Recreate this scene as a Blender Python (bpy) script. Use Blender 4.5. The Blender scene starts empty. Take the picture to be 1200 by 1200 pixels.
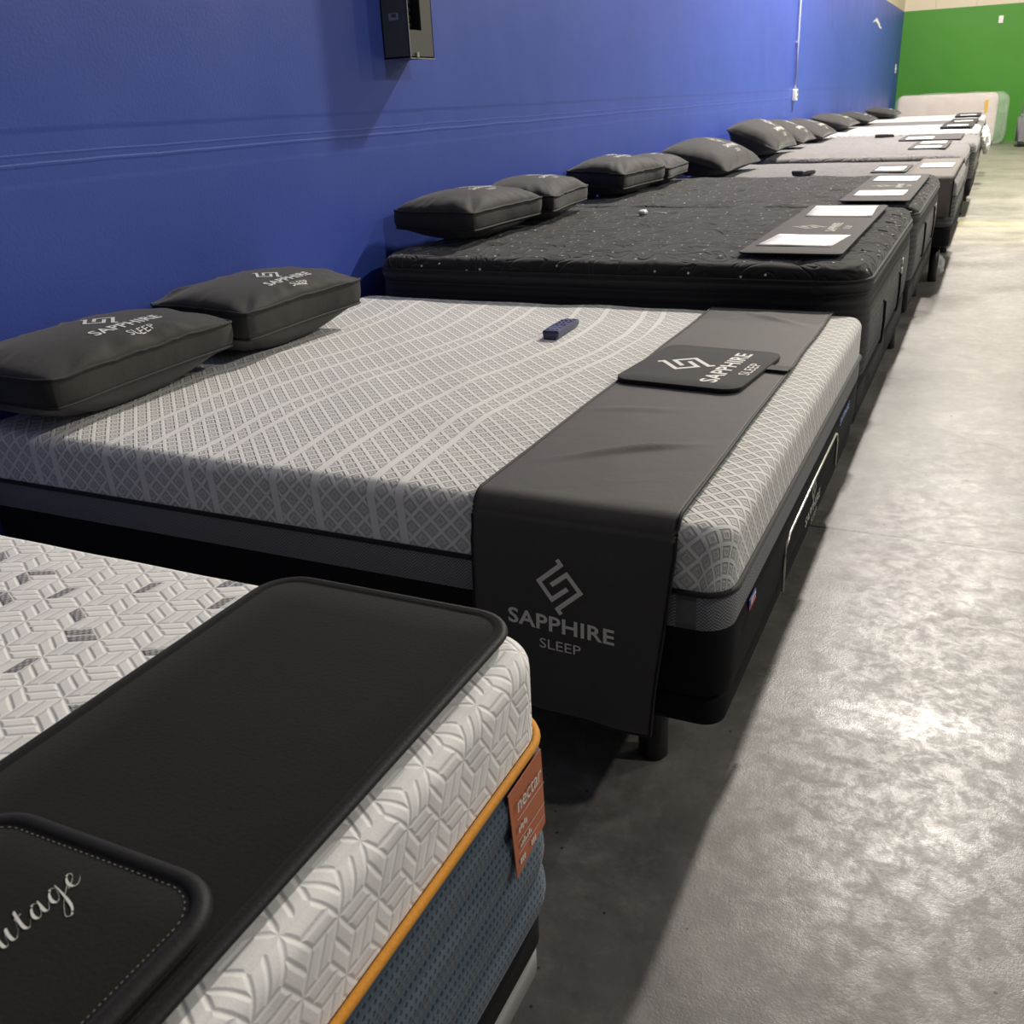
import bpy, bmesh, math, random
import numpy as np
from mathutils import Matrix, Vector, noise as mnoise
from mathutils.bvhtree import BVHTree

random.seed(7)
C = bpy.context.scene.collection
PI = math.pi
CAM_Z = 1.41
WALL_X = -2.50
BACK_Y = 28.0

# ------------------------------------------------------------------ materials
class E:
    """tiny wrapper that turns python arithmetic into Math nodes"""
    def __init__(s, nt, sock): s.nt, s.s = nt, sock
    def m(s, op, *args):
        n = s.nt.nodes.new('ShaderNodeMath'); n.operation = op
        for i, a in enumerate((s,) + args):
            if isinstance(a, E): s.nt.links.new(a.s, n.inputs[i])
            else: n.inputs[i].default_value = float(a)
        return E(s.nt, n.outputs[0])
    def __add__(s, o): return s.m('ADD', o)
    def __sub__(s, o): return s.m('SUBTRACT', o)
    def __mul__(s, o): return s.m('MULTIPLY', o)
    def __truediv__(s, o): return s.m('DIVIDE', o)
    __radd__ = __add__; __rmul__ = __mul__
    def __rsub__(s, o): return (s * -1.0) + o
    def abs(s): return s.m('ABSOLUTE')
    def fr(s): return s.m('FRACT')
    def fl(s): return s.m('FLOOR')
    def sin(s): return s.m('SINE')
    def mn(s, o): return s.m('MINIMUM', o)
    def mx(s, o): return s.m('MAXIMUM', o)
    def lt(s, o): return s.m('LESS_THAN', o)
    def gt(s, o): return s.m('GREATER_THAN', o)
    def sm(s, a, b, c=0.0, d=1.0):
        n = s.nt.nodes.new('ShaderNodeMapRange'); n.interpolation_type = 'SMOOTHSTEP'
        s.nt.links.new(s.s, n.inputs[0])
        for i, v in enumerate((a, b, c, d)): n.inputs[i + 1].default_value = v
        return E(s.nt, n.outputs[0])

class Mat:
    def __init__(self, name, col=(.5,.5,.5), rough=.7, spec=.5, metal=0.0, sheen=0.0):
        self.m = bpy.data.materials.new(name); self.m.use_nodes = True
        self.nt = self.m.node_tree; self.b = self.nt.nodes['Principled BSDF']
        self.b.inputs['Base Color'].default_value = (*col, 1)
        self.b.inputs['Roughness'].default_value = rough
        self.b.inputs['Specular IOR Level'].default_value = spec
        self.b.inputs['Metallic'].default_value = metal
        if sheen:
            self.b.inputs['Sheen Weight'].default_value = sheen
            self.b.inputs['Sheen Roughness'].default_value = .5
        self.hs = []
    def uv(self):
        n = self.nt.nodes.new('ShaderNodeUVMap'); x = self.nt.nodes.new('ShaderNodeSeparateXYZ')
        self.nt.links.new(n.outputs[0], x.inputs[0])
        return n.outputs[0], E(self.nt, x.outputs[0]), E(self.nt, x.outputs[1])
    def obj(self):
        n = self.nt.nodes.new('ShaderNodeTexCoord'); x = self.nt.nodes.new('ShaderNodeSeparateXYZ')
        self.nt.links.new(n.outputs['Object'], x.inputs[0])
        return n.outputs['Object'], E(self.nt, x.outputs[0]), E(self.nt, x.outputs[1]), E(self.nt, x.outputs[2])
    def comb(self, x, y, z=0.0):
        n = self.nt.nodes.new('ShaderNodeCombineXYZ')
        for i, v in enumerate((x, y, z)):
            if isinstance(v, E): self.nt.links.new(v.s, n.inputs[i])
            else: n.inputs[i].default_value = v
        return n.outputs[0]
    def noise(self, vec, scale=5, detail=4, rough=.5, dist=0.0):
        n = self.nt.nodes.new('ShaderNodeTexNoise')
        n.inputs['Scale'].default_value = scale; n.inputs['Detail'].default_value = detail
        n.inputs['Roughness'].default_value = rough; n.inputs['Distortion'].default_value = dist
        self.nt.links.new(vec, n.inputs['Vector']); return E(self.nt, n.outputs[0])
    def white(self, vec):
        n = self.nt.nodes.new('ShaderNodeTexWhiteNoise'); n.noise_dimensions = '3D'
        self.nt.links.new(vec, n.inputs['Vector']); return E(self.nt, n.outputs['Value'])
    def voro(self, vec, scale, feat='F1', rnd=1.0):
        n = self.nt.nodes.new('ShaderNodeTexVoronoi'); n.feature = feat; n.voronoi_dimensions = '2D'
        n.inputs['Scale'].default_value = scale; n.inputs['Randomness'].default_value = rnd
        self.nt.links.new(vec, n.inputs['Vector']); return E(self.nt, n.outputs['Distance'])
    def col(self, f, a, b):
        n = self.nt.nodes.new('ShaderNodeMix'); n.data_type = 'RGBA'
        if isinstance(f, E): self.nt.links.new(f.s, n.inputs['Factor'])
        else: n.inputs['Factor'].default_value = f
        for key, v in (('A', a), ('B', b)):
            i = [k for k in n.inputs if k.name == key and k.type == 'RGBA'][0]
            if isinstance(v, tuple): i.default_value = (*v, 1)
            else: self.nt.links.new(v, i)
        return [o for o in n.outputs if o.type == 'RGBA'][0]
    def setc(self, c): self.nt.links.new(c, self.b.inputs['Base Color'])
    def setr(self, r): self.nt.links.new(r.s, self.b.inputs['Roughness'])
    def bump(self, h, dist, strength=1.0):
        n = self.nt.nodes.new('ShaderNodeBump'); n.inputs['Distance'].default_value = dist
        n.inputs['Strength'].default_value = strength
        self.nt.links.new(h.s, n.inputs['Height'])
        if self.hs: self.nt.links.new(self.hs[-1].outputs[0], n.inputs['Normal'])
        self.hs.append(n); self.nt.links.new(n.outputs[0], self.b.inputs['Normal'])

def plain(name, col, rough=.6, spec=.5, metal=0, nscale=0, ndist=.001, sheen=0, var=0.0):
    m = Mat(name, col, rough, spec, metal, sheen)
    v, x, y, z = m.obj()
    if var:
        f = m.noise(v, 6, 4)
        m.setc(m.col(f, tuple(c * (1 - var) for c in col), tuple(min(1, c * (1 + var)) for c in col)))
    if nscale: m.bump(m.noise(v, nscale, 3), ndist)
    return m.m

def wall_mat(name, col, top_col, ztop, gx):
    m = Mat(name, col, .42, .5)
    v, x, y, z = m.obj()
    run = y if gx else x
    big = m.noise(v, .6, 5, .55)
    c = m.col(big, tuple(k * .88 for k in col), tuple(min(1, k * 1.1) for k in col))
    # scuffed beige sheet cladding above the paint line
    seam = ((run / 0.9).fr() - .5).abs().gt(.490)
    beige = m.col(seam, top_col, tuple(k * .8 for k in top_col))
    dirt = m.noise(m.comb(x, y, z * 3), 3, 6, .7).sm(.60, .72)
    c = m.col(dirt * .10, c, tuple(min(1, k * 1.5 + .03) for k in col))
    c = m.col(z.gt(ztop), c, beige)
    m.setc(c)
    m.setr(m.noise(v, 2.5, 4) * .25 + .33)
    m.bump(m.noise(v, 90, 2), .0006)
    m.bump(m.noise(v, 1.2, 2), .012)
    if gx:
        wob = m.noise(m.comb(x, y * 1.0, 0.0), 1.3, 5, .6) * .02
        zz = z + wob
        h = (zz - 1.400).sm(0, .02) + (zz - 1.345).abs().sm(.001, .005, .35, 0) + (zz - 1.318).abs().sm(.002, .008, .6, 0) + (zz - 1.262).sm(-.01, .01, .5, 0)
        m.bump(h, .0016)
    return m.m

def floor_mat():
    m = Mat('polished_concrete', (.3,.28,.26), .3, .5)
    v, x, y, z = m.obj()
    a = m.noise(v, 1.1, 9, .62, .6); b = m.noise(v, 4.5, 8, .68, .3); g = m.noise(v, 40, 4, .7)
    c = m.col(a.sm(.35, .68), (.092, .087, .080), (.212, .198, .183))
    c = m.col(b.sm(.48, .70) * .45, c, (.33, .308, .285))
    c = m.col(b.sm(.50, .30) * .4, c, (.085, .080, .068))
    c = m.col(g.sm(.35, .75) * .25, c, (.22, .205, .19))
    spots = m.voro(v, 3.2).sm(.05, .035) * m.noise(v, 9, 4).sm(.45, .6)
    c = m.col(spots * .55, c, (.09, .085, .07))
    pits = m.voro(v, 9).lt(.030) * m.noise(v, 2.0, 2).gt(.55)
    c = m.col(pits * .85, c, (.03, .028, .025))
    blot = m.noise(m.comb(x, y, 7.0), 2.3, 7, .7).sm(.60, .66) * m.noise(v, 11, 5, .7).sm(.42, .58)
    c = m.col(blot * .6, c, (.075, .072, .058))
    fine = m.noise(m.comb(x, y, 2.0), 17, 7, .75, .4)
    c = m.col(fine.sm(.50, .70) * .25, c, (.36, .34, .31))
    c = m.col(fine.sm(.42, .30) * .40, c, (.07, .066, .056))
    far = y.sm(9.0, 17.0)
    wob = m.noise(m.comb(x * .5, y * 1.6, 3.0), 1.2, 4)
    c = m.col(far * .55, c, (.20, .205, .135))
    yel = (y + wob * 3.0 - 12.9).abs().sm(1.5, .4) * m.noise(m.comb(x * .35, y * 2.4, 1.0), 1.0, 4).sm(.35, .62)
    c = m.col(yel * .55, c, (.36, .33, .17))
    wj = m.noise(v, 7, 5, .7) * .010
    j = (y + wj - 3.235).abs().lt(.0068)
    c = m.col(j * .9, c, (.03, .027, .022))
    m.setc(c)
    r = a.sm(.3, .7, .22, .38) + g * .16 - b.sm(.5, .7, 0, .06) + fine.sm(.4, .6, .10, 0)
    m.setr(r)
    m.bump(g, .0004); m.bump(m.noise(v, 160, 3, .7), .0003); m.bump(m.noise(v, 1.3, 3), .006)
    m.bump(j * -1.0, .004)
    return m.m

def cloth(name, col, rough=.9, weave=900, depth=.0004, sheen=.15, cr=0.0, var=.10):
    m = Mat(name, col, rough, .25, 0, sheen)
    v, x, y, z = m.obj()
    f = m.noise(v, 5, 5)
    g = m.noise(v, 260, 2)
    c = m.col(f, tuple(k * (1 - var) for k in col), tuple(min(1, k * (1 + var)) for k in col))
    c = m.col(g.sm(.3, .7) * .25, c, tuple(k * .6 for k in col))
    m.setc(c)
    m.bump(g, depth)
    if cr: m.bump(m.noise(v, 7, 4, .55, .5), cr)
    return m.m

def knit_mat():
    """light grey knit: lattice of raised diamonds with a sunk grey centre, smooth wavy ribs across"""
    m = Mat('diamond_knit', (.7,.69,.66), .85, .3, 0, .15)
    uv, u, v = m.uv()
    s = .034
    w = u + (v * 3.6).sin() * .045 + (v * 1.3 + 1.0).sin() * .05
    band = None
    for off, per in ((0.0, .52), (.115, .52), (.30, .52), (.372, .52)):
        d = (((w + off) / per).fr() - .5).abs() * per
        band = d if band is None else band.mn(d)
    band = band + u.sm(-1.0, -.90) * .2
    rib = band.sm(.013, .009)
    ribline = (band - .012).abs().sm(.002, .0008)
    fa = (((u + v) / s / 1.4142).fr() - .5).abs() * 2.0
    fb = (((u - v) / s / 1.4142).fr() - .5).abs() * 2.0
    q = fa.mx(fb)
    ridge = q.sm(.66, .82)
    ring = (q - .36).abs().sm(.16, .06)
    pit = ridge.mx(ring * .55)
    h = pit.mx(rib)
    dark = (1.0 - h)
    f = m.noise(uv, 220, 2)
    c = m.col(dark * .85, (.86, .84, .80), (.50, .505, .48))
    c = m.col(ribline * .35, c, (.45, .44, .42))
    c = m.col(f.sm(.3, .7) * .12, c, (.5, .49, .47))
    m.setc(c)
    m.bump(h, .0024)
    m.bump(f, .0003)
    m.bump(m.noise(uv, 3, 2), .004)
    return m.m

def weave_mat():
    """white quilted knit pressed with interlocking folded strips (rhombus pairs in three directions), some strips grey mesh"""
    m = Mat('woven_quilt_knit', (.82,.81,.78), .8, .3, 0, .1)
    uv, u0, v0 = m.uv()
    wx = m.noise(uv, 6, 2)
    a = .034
    u = (u0 + wx * .012) / a; v = (v0 + m.noise(m.comb(u0, v0, 5.0), 6, 2) * .012) / a
    r3 = math.sqrt(3.0)
    # hexagonal cell (circumradius 1): lattice period (r3, 3) plus its centred copy
    def loc(du, dv):
        cu = ((u + du) / r3 + .5).fl() * r3 - du
        cv = ((v + dv) / 3.0 + .5).fl() * 3.0 - dv
        return u - cu, v - cv, cu, cv
    ax, ay, acx, acy = loc(0, 0); bx, by, bcx, bcy = loc(r3 / 2, 1.5)
    sel = (ax * ax + ay * ay).lt(bx * bx + by * by)
    mixv = lambda p, q: p * sel + q * (1.0 - sel)
    gx, gy, cx, cy = mixv(ax, bx), mixv(ay, by), mixv(acx, bcx), mixv(acy, bcy)
    dirs = [(math.cos(t), math.sin(t)) for t in (PI / 2, PI / 2 + 2 * PI / 3, PI / 2 + 4 * PI / 3)]
    ck = [(gx * d[0] + gy * d[1]) * (2 / 3) for d in dirs]
    mn = ck[0].mn(ck[1]).mn(ck[2])
    dk = [k - mn for k in ck]
    S = T = K = None
    for i in range(3):
        is0 = dk[i].lt(1e-5)
        s_ = is0 * dk[(i + 1) % 3]; t_ = is0 * dk[(i + 2) % 3]; k_ = is0 * float(i + 1)
        S = s_ if S is None else S + s_; T = t_ if T is None else T + t_; K = k_ if K is None else K + k_
    t2 = T * 2.0
    e = (S.mn(1.0 - S)) .mn((t2.fr()).mn(1.0 - t2.fr()) * .5)
    h = e.sm(0, .13) + (S * .5)
    strip = t2.fl()
    rnd = m.white(m.comb(cx, cy, K * 3.0 + strip))
    zone = u0.sm(-.70, -1.15)                                 # grey mesh strips sit towards the middle of the mattress
    grey = (rnd + zone * .12).gt(.945) * zone.gt(.02) * e.gt(.03)
    mesh = ((u0 * 700.0).sin() * (v0 * 700.0).sin()).sm(-.2, .3)
    c = m.col(e.sm(.05, 0.0) * .10, (.90, .89, .86), (.72, .71, .68))
    c = m.col(rnd * .06, c, (.80, .80, .78))
    c = m.col(grey, c, m.col(mesh, (.20, .19, .20), (.46, .45, .45)))
    m.setc(c)
    m.bump(h, .0011); m.bump(m.noise(uv, 400, 2), .0002); m.bump(m.noise(uv, 9, 2), .006)
    return m.m

def navy_mat():
    m = Mat('navy_dotted_knit', (.07,.10,.14), .85, .3, 0, .2)
    uv, u, v = m.uv()
    s = .0085
    row = (v / s).fl()
    d1 = ((u / s + row * .5).fr() - .5) * 2.0; d2 = ((v / s).fr() - .5) * 2.0
    d = d1 * d1 * .9 + d2 * d2 * 1.3
    dot = d.sm(.45, .15)
    c = m.col(dot * .85, (.070, .108, .150), (.012, .020, .034))
    groove = (((v) / .042).fr() - .5).abs().sm(.44, .5)
    c = m.col(groove * .6, c, (.022, .038, .055))
    m.setc(c)
    m.bump(dot * -1.0, .0012)
    return m.m

def band_mat():
    m = Mat('grey_mesh_band', (.2,.2,.2), .6, .4)
    uv, u, v = m.uv()
    zz = ((u * 900).sin() * ((v * 900 + (u * 250).sin() * 1.5)).sin()).sm(-.3, .4)
    m.setc(m.col(zz, (.10, .105, .11), (.30, .30, .315))); m.bump(zz, .0006)
    return m.m

def black_top_mat(name, base, speck_amt, tuft=(.17, .115)):
    m = Mat(name, base, .9, .2, 0, .2)
    uv, u, v = m.uv()
    f = m.noise(uv, 240, 2)
    c = m.col(f.sm(.3, .7), tuple(k * .65 for k in base), tuple(k * 1.25 for k in base))
    if speck_amt:
        vor = m.nt.nodes.new('ShaderNodeTexVoronoi'); vor.voronoi_dimensions = '2D'; vor.inputs['Scale'].default_value = 9.5; vor.inputs['Randomness'].default_value = .55
        m.nt.links.new(uv, vor.inputs['Vector'])
        d = E(m.nt, vor.outputs['Distance']).lt(.042)
        c = m.col(d * speck_amt, c, (.70, .69, .66))
    m.setc(c)
    m.bump(f, .0008)
    # stitched swirls
    sw = m.noise(uv, 5.5, 1.0, .4, 1.2)
    st = ((sw * 6.0).fr() - .5).abs().sm(.30, 0.0)
    m.bump(st * -1.0, .005)
    return m.m

def rib_mat(name, base, vert=True):
    m = Mat(name, base, .8, .3, 0, .2)
    uv, u, v = m.uv()
    s = ((v + m.noise(m.comb(u * .6, v, 0.0), 2, 1) * .01) * 2 * PI / .030).sin()
    t = (u * 2 * PI / .006).sin() * (v * 2 * PI / .006).sin()
    m.setc(m.col(s.sm(-1, 1) * .6 + t * .15, tuple(k * .55 for k in base), tuple(k * 1.3 for k in base)))
    m.bump(s, .0025); m.bump(t, .0006)
    return m.m

def plastic_mat(name, col, alpha):
    m = Mat(name, col, .12, .8)
    v, x, y, z = m.obj()
    m.b.inputs['Alpha'].default_value = alpha
    m.bump(m.noise(v, 9, 5, .6, 1.0), .02)
    return m.m

M = {}
M['blue'] = wall_mat('blue_wall_paint', (.047, .086, .41), (.62, .55, .38), 3.02, True)
M['green'] = wall_mat('green_wall_paint', (.052, .25, .015), (.66, .58, .44), 3.02, False)
M['floor'] = floor_mat()
M['knit'] = knit_mat(); M['weave'] = weave_mat(); M['navy'] = navy_mat(); M['band'] = band_mat()
M['black_top'] = black_top_mat('black_plush_top', (.0125, .0115, .0108), 1.0)
M['black_top2'] = black_top_mat('charcoal_plush_top', (.017, .0155, .0145), 1.0)
M['grey_top'] = black_top_mat('light_grey_knit_top', (.165, .158, .158), 0)
M['grey_top2'] = black_top_mat('mid_grey_knit_top', (.13, .125, .128), 0)
M['white_top'] = black_top_mat('white_knit_top', (.50, .49, .46), 0)
M['rib'] = rib_mat('black_ribbed_border', (.030, .030, .031))
M['rib2'] = rib_mat('grey_ribbed_border', (.10, .098, .098))
M['rib3'] = rib_mat('charcoal_ribbed_border', (.07, .068, .069))
M['black_fab'] = cloth('black_border_fabric', (.007, .007, .0085), .9, sheen=0)
M['black_pipe'] = cloth('black_piping', (.016, .015, .015), .7)
M['orange'] = cloth('orange_piping', (.72, .30, .022), .6, sheen=.1)
M['felt'] = cloth('black_felt', (.0115, .0112, .0105), .94, depth=.0005, sheen=.05)
M['felt2'] = cloth('black_felt_panel', (.0125, .0130, .0105), .94, depth=.0005, sheen=.05)
M['bind'] = cloth('black_satin_binding', (.013, .013, .0135), .6, sheen=.05)
M['neoprene'] = cloth('black_neoprene', (.020, .018, .017), .8)
M['runner'] = cloth('black_runner_cloth', (.070, .064, .060), .66, depth=.0002, cr=.002)
M['pillow'] = cloth('charcoal_pillow_cloth', (.034, .031, .028), .75, depth=.0003, cr=.003)
M['pillow2'] = cloth('dark_pillow_cloth', (.021, .019, .016), .8, depth=.0003, cr=.003)
M['greymat'] = cloth('grey_mat_cloth', (.060, .054, .053), .8)
M['taupe'] = cloth('taupe_runner_cloth', (.16, .145, .13), .8)
M['print'] = plain('pale_print', (.80, .79, .75), .5)
M['print2'] = plain('grey_print', (.42, .41, .36), .5)
M['print3'] = plain('cream_print', (.80, .77, .70), .45)
M['script'] = plain('silver_script_print', (.80, .80, .74), .5)
M['stitch'] = plain('grey_stitching', (.20, .20, .19), .6)
M['paper'] = plain('white_paper', (.88, .87, .87), .5)
M['paperink'] = plain('faint_ink', (.55, .50, .52), .5)
M['label_orange'] = plain('copper_label_cloth', (.52, .165, .072), .6, nscale=400, ndist=.0003)
M['silver'] = plain('silver_trim', (.62, .60, .55), .28, metal=.9)
M['steel'] = plain('grey_painted_steel', (.40, .41, .40), .45, metal=.25, var=.08)
M['blacksteel'] = plain('black_plastic_leg', (.012, .012, .012), .4)
M['hole'] = plain('dark_hole', (.004, .004, .004), .9)
M['boxgrey'] = plain('dark_grey_box_paint', (.085, .092, .092), .5, var=.05)
M['boxback'] = plain('grey_box_lining', (.085, .085, .075), .5)
M['boxedge'] = plain('bare_metal_edge', (.45, .45, .42), .4, metal=.6)
M['breaker'] = plain('black_breaker', (.008, .008, .009), .45)
M['navyplastic'] = plain('navy_remote_plastic', (.020, .028, .10), .3)
M['button'] = plain('pale_remote_button', (.20, .22, .34), .4)
M['remdark'] = plain('dark_remote_plastic', (.03, .03, .035), .4)
M['white'] = plain('white_plastic', (.80, .79, .76), .4)
M['conduit'] = plain('painted_conduit', (.42, .44, .66), .4)
M['cream'] = cloth('cream_mattress_cloth', (.62, .54, .48), .8)
M['sofa'] = cloth('grey_sofa_cloth', (.20, .20, .21), .85)
M['yellow'] = plain('yellow_sticker', (.70, .42, .06), .5)
M['film'] = plastic_mat('clear_plastic_film', (.85, .87, .85), .22)
M['film2'] = plastic_mat('hazy_plastic_film', (.80, .82, .82), .45)
M['whitebag'] = plain('white_bag_plastic', (.85, .86, .86), .35, nscale=20, ndist=.01)
M['red'] = plain('red_label_cloth', (.55, .03, .03), .6)
M['bluelab'] = plain('blue_label_cloth', (.03, .05, .35), .6)
M['blueprint'] = plain('blue_print', (.20, .38, .80), .45)

# ------------------------------------------------------------------ mesh helpers
def link(name, me, mats, parent=None, smooth=True):
    o = bpy.data.objects.new(name, me); C.objects.link(o)
    for m in (mats if isinstance(mats, (list, tuple)) else [mats]): me.materials.append(M[m])
    if smooth and len(me.polygons): me.polygons.foreach_set('use_smooth', [True] * len(me.polygons))
    if parent is not None: o.parent = parent; o.matrix_parent_inverse = parent.matrix_world.inverted() if False else Matrix.Translation(-parent.location) if parent.rotation_euler[2] == 0 else (Matrix.Translation(parent.location) @ Matrix.Rotation(parent.rotation_euler[2], 4, 'Z')).inverted()
    return o

def mesh(name, vs, fs, mats, parent=None, uv=None, smooth=True, mi=None):
    me = bpy.data.meshes.new(name)
    me.from_pydata([tuple(map(float, v)) for v in vs], [], [tuple(int(i) for i in f) for f in fs])
    if uv is not None:
        l = me.uv_layers.new(name='UVMap')
        idx = np.empty(len(me.loops), dtype=np.int32); me.loops.foreach_get('vertex_index', idx)
        l.data.foreach_set('uv', np.asarray(uv, dtype=np.float32)[idx].ravel())
    if mi is not None: me.polygons.foreach_set('material_index', mi)
    me.update()
    return link(name, me, mats, parent, smooth)

def tag(o, label=None, cat=None, group=None, kind=None):
    if label: o['label'] = label
    if cat: o['category'] = cat
    if group: o['group'] = group
    if kind: o['kind'] = kind
    return o

def thing(name, loc, label, cat, group=None, rz=0.0):
    o = bpy.data.objects.new(name, None); C.objects.link(o); o.empty_display_size = .1
    o.location = loc; o.rotation_euler[2] = rz
    return tag(o, label, cat, group)

def box_bm(bm, x0, x1, y0, y1, z0, z1):
    vs = [bm.verts.new((x, y, z)) for x in (x0, x1) for y in (y0, y1) for z in (z0, z1)]
    for f in ((0,1,3,2),(4,6,7,5),(0,4,5,1),(2,3,7,6),(0,2,6,4),(1,5,7,3)): bm.faces.new([vs[i] for i in f])

def boxes(name, lst, mat, parent=None, bevel=0.0, seg=2):
    bm = bmesh.new()
    for b in lst: box_bm(bm, *b)
    bmesh.ops.recalc_face_normals(bm, faces=bm.faces)
    if bevel: bmesh.ops.bevel(bm, geom=bm.edges[:], offset=bevel, segments=seg, affect='EDGES')
    me = bpy.data.meshes.new(name); bm.to_mesh(me); bm.free()
    o = link(name, me, mat, parent, smooth=False)
    if bevel:
        me.polygons.foreach_set('use_smooth', [True] * len(me.polygons))
        o.modifiers.new('wn', 'WEIGHTED_NORMAL')
    return o

def tube(name, pts, r, mat, parent=None, closed=False, seg=8, flat=1.0):
    pts = [Vector(p) for p in pts]; n = len(pts); vs = []; fs = []
    for i, p in enumerate(pts):
        a = pts[(i - 1) % n] if (closed or i > 0) else p
        b = pts[(i + 1) % n] if (closed or i < n - 1) else p
        t = (b - a).normalized()
        up = Vector((0, 0, 1)) if abs(t.z) < .9 else Vector((0, 1, 0))
        s = t.cross(up).normalized(); w = s.cross(t).normalized()
        for k in range(seg):
            an = 2 * PI * k / seg
            vs.append(p + s * math.cos(an) * r + w * math.sin(an) * r * flat)
    m = n if closed else n - 1
    for i in range(m):
        for k in range(seg):
            a, b = i * seg + k, i * seg + (k + 1) % seg
            j = ((i + 1) % n) * seg
            fs.append((a, j + k, j + (k + 1) % seg, b))
    if not closed: fs.append(tuple(range(seg))); fs.append(tuple((n - 1) * seg + k for k in reversed(range(seg))))
    return mesh(name, vs, fs, mat, parent)

def cyl(name, x, y, z0, z1, r, mat, parent=None, r2=None, seg=20):
    r2 = r if r2 is None else r2
    vs = []; fs = []
    prof = [(r2 * .85, z0), (r2, z0 + .004), (r, z1)]
    for q, (rr, z) in enumerate(prof):
        for k in range(seg): vs.append((x + rr * math.cos(2 * PI * k / seg), y + rr * math.sin(2 * PI * k / seg), z))
    for q in range(2):
        for k in range(seg): fs.append((q * seg + k, q * seg + (k + 1) % seg, (q + 1) * seg + (k + 1) % seg, (q + 1) * seg + k))
    fs.append(tuple(reversed(range(seg)))); fs.append(tuple(2 * seg + k for k in range(seg)))
    return mesh(name, vs, fs, mat, parent)

def ringpts(rect, R, out, ns, nc):
    x0, x1, y0, y1 = rect
    x0 -= out; x1 += out; y0 -= out; y1 += out
    if x0 > x1: x0 = x1 = (x0 + x1) / 2
    if y0 > y1: y0 = y1 = (y0 + y1) / 2
    r = max(0.0, min(R + out, (x1 - x0) / 2, (y1 - y0) / 2))
    cs = [(x1 - r, y0 + r, -PI / 2), (x1 - r, y1 - r, 0), (x0 + r, y1 - r, PI / 2), (x0 + r, y0 + r, PI)]
    P, N = [], []
    for c in range(4):
        cx, cy, a0 = cs[c]
        for k in range(nc + 1):
            a = a0 + (PI / 2) * k / nc
            P.append((cx + r * math.cos(a), cy + r * math.sin(a))); N.append((math.cos(a), math.sin(a)))
        nx, ny, na = cs[(c + 1) % 4]
        a = a0 + PI / 2
        p = np.array(P[-1]); q = np.array((nx + r * math.cos(a), ny + r * math.sin(a)))
        cnt = ns[c % 2]
        for k in range(1, cnt):
            t = p + (q - p) * k / cnt; P.append(tuple(t)); N.append((math.cos(a), math.sin(a)))
    return np.array(P), np.array(N)

def ring(name, rect, R, prof, mat, parent=None, step=.03, nc=8, loop=False, re=0.0, disp=None, uvmode='side', cap=False, bottom=False):
    """surface swept round a rounded rectangle; prof = [(outward offset, z)]"""
    w = max(rect[1] - rect[0] - 2 * R, .01); l = max(rect[3] - rect[2] - 2 * R, .01)
    ns = (max(1, int(l / step)), max(1, int(w / step)))
    V = []; UV = []
    base, bn = ringpts(rect, R, -re, ns, nc)
    per = np.concatenate([[0], np.cumsum(np.linalg.norm(np.roll(base, -1, 0) - base, axis=1))])[:-1]
    # arc length from where the flat starts
    arcs = [0.0] * len(prof)
    k0 = max([i for i, p in enumerate(prof) if p[0] >= -re - 1e-6] or [0])
    for i in range(k0 - 1, -1, -1): arcs[i] = arcs[i + 1] + math.dist(prof[i], prof[i + 1])
    for i, (o, z) in enumerate(prof):
        P, N = ringpts(rect, R, o, ns, nc)
        V.append(np.column_stack([P, np.full(len(P), z)]))
        if uvmode == 'top': UV.append(P if i > k0 else base + bn * arcs[i])
        else: UV.append(np.column_stack([per, np.full(len(P), z)]))
    n = len(V[0]); V = np.vstack(V); UV = np.vstack(UV)
    if disp is not None: V = disp(V)
    fs = []; m = len(prof)
    for i in range(m if loop else m - 1):
        a = i * n; b = ((i + 1) % m) * n
        for k in range(n): fs.append((a + k, a + (k + 1) % n, b + (k + 1) % n, b + k))
    if cap: fs.append(tuple((m - 1) * n + k for k in range(n)))
    if bottom: fs.append(tuple(reversed(range(n))))
    me = bpy.data.meshes.new(name); me.from_pydata(V.tolist(), [], fs)
    if uvmode == 'side':
        pass
    l = me.uv_layers.new(name='UVMap')
    idx = np.empty(len(me.loops), dtype=np.int32); me.loops.foreach_get('vertex_index', idx)
    l.data.foreach_set('uv', UV.astype(np.float32)[idx].ravel())
    bm = bmesh.new(); bm.from_mesh(me)
    bmesh.ops.remove_doubles(bm, verts=bm.verts, dist=2e-5)
    bm.to_mesh(me); bm.free(); me.update()
    return link(name, me, mat, parent)

def top_prof(z0, ztop, r, crown, rect, extra=(), step=.04):
    """side from z0 up, edge of radius r, then in to the middle with a soft crown"""
    pr = [(0, z0)]
    zz = z0
    n = max(1, int((ztop - r - z0) / .02))
    for i in range(1, n + 1): pr.append((0, z0 + (ztop - r - z0) * i / n))
    for i in range(1, 9):
        a = PI / 2 * i / 8; pr.append((-r + r * math.cos(a), ztop - r + r * math.sin(a)))
    half = min(rect[1] - rect[0], rect[3] - rect[2]) / 2
    k = int((half - r) / step)
    for i in range(1, k + 1):
        t = i / k; pr.append((-r - (half - r) * t, ztop + crown * math.sin(min(1, t * 3) * PI / 2)))
    return pr

def bead(r, z, out=0.0, n=8, fl=1.0):
    return [(out + r * math.cos(2 * PI * k / n), z + fl * r * math.sin(2 * PI * k / n)) for k in range(n)]

def nz(x, y, s=1.0, k=0.0):
    return mnoise.noise((x * s, y * s, k))

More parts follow.
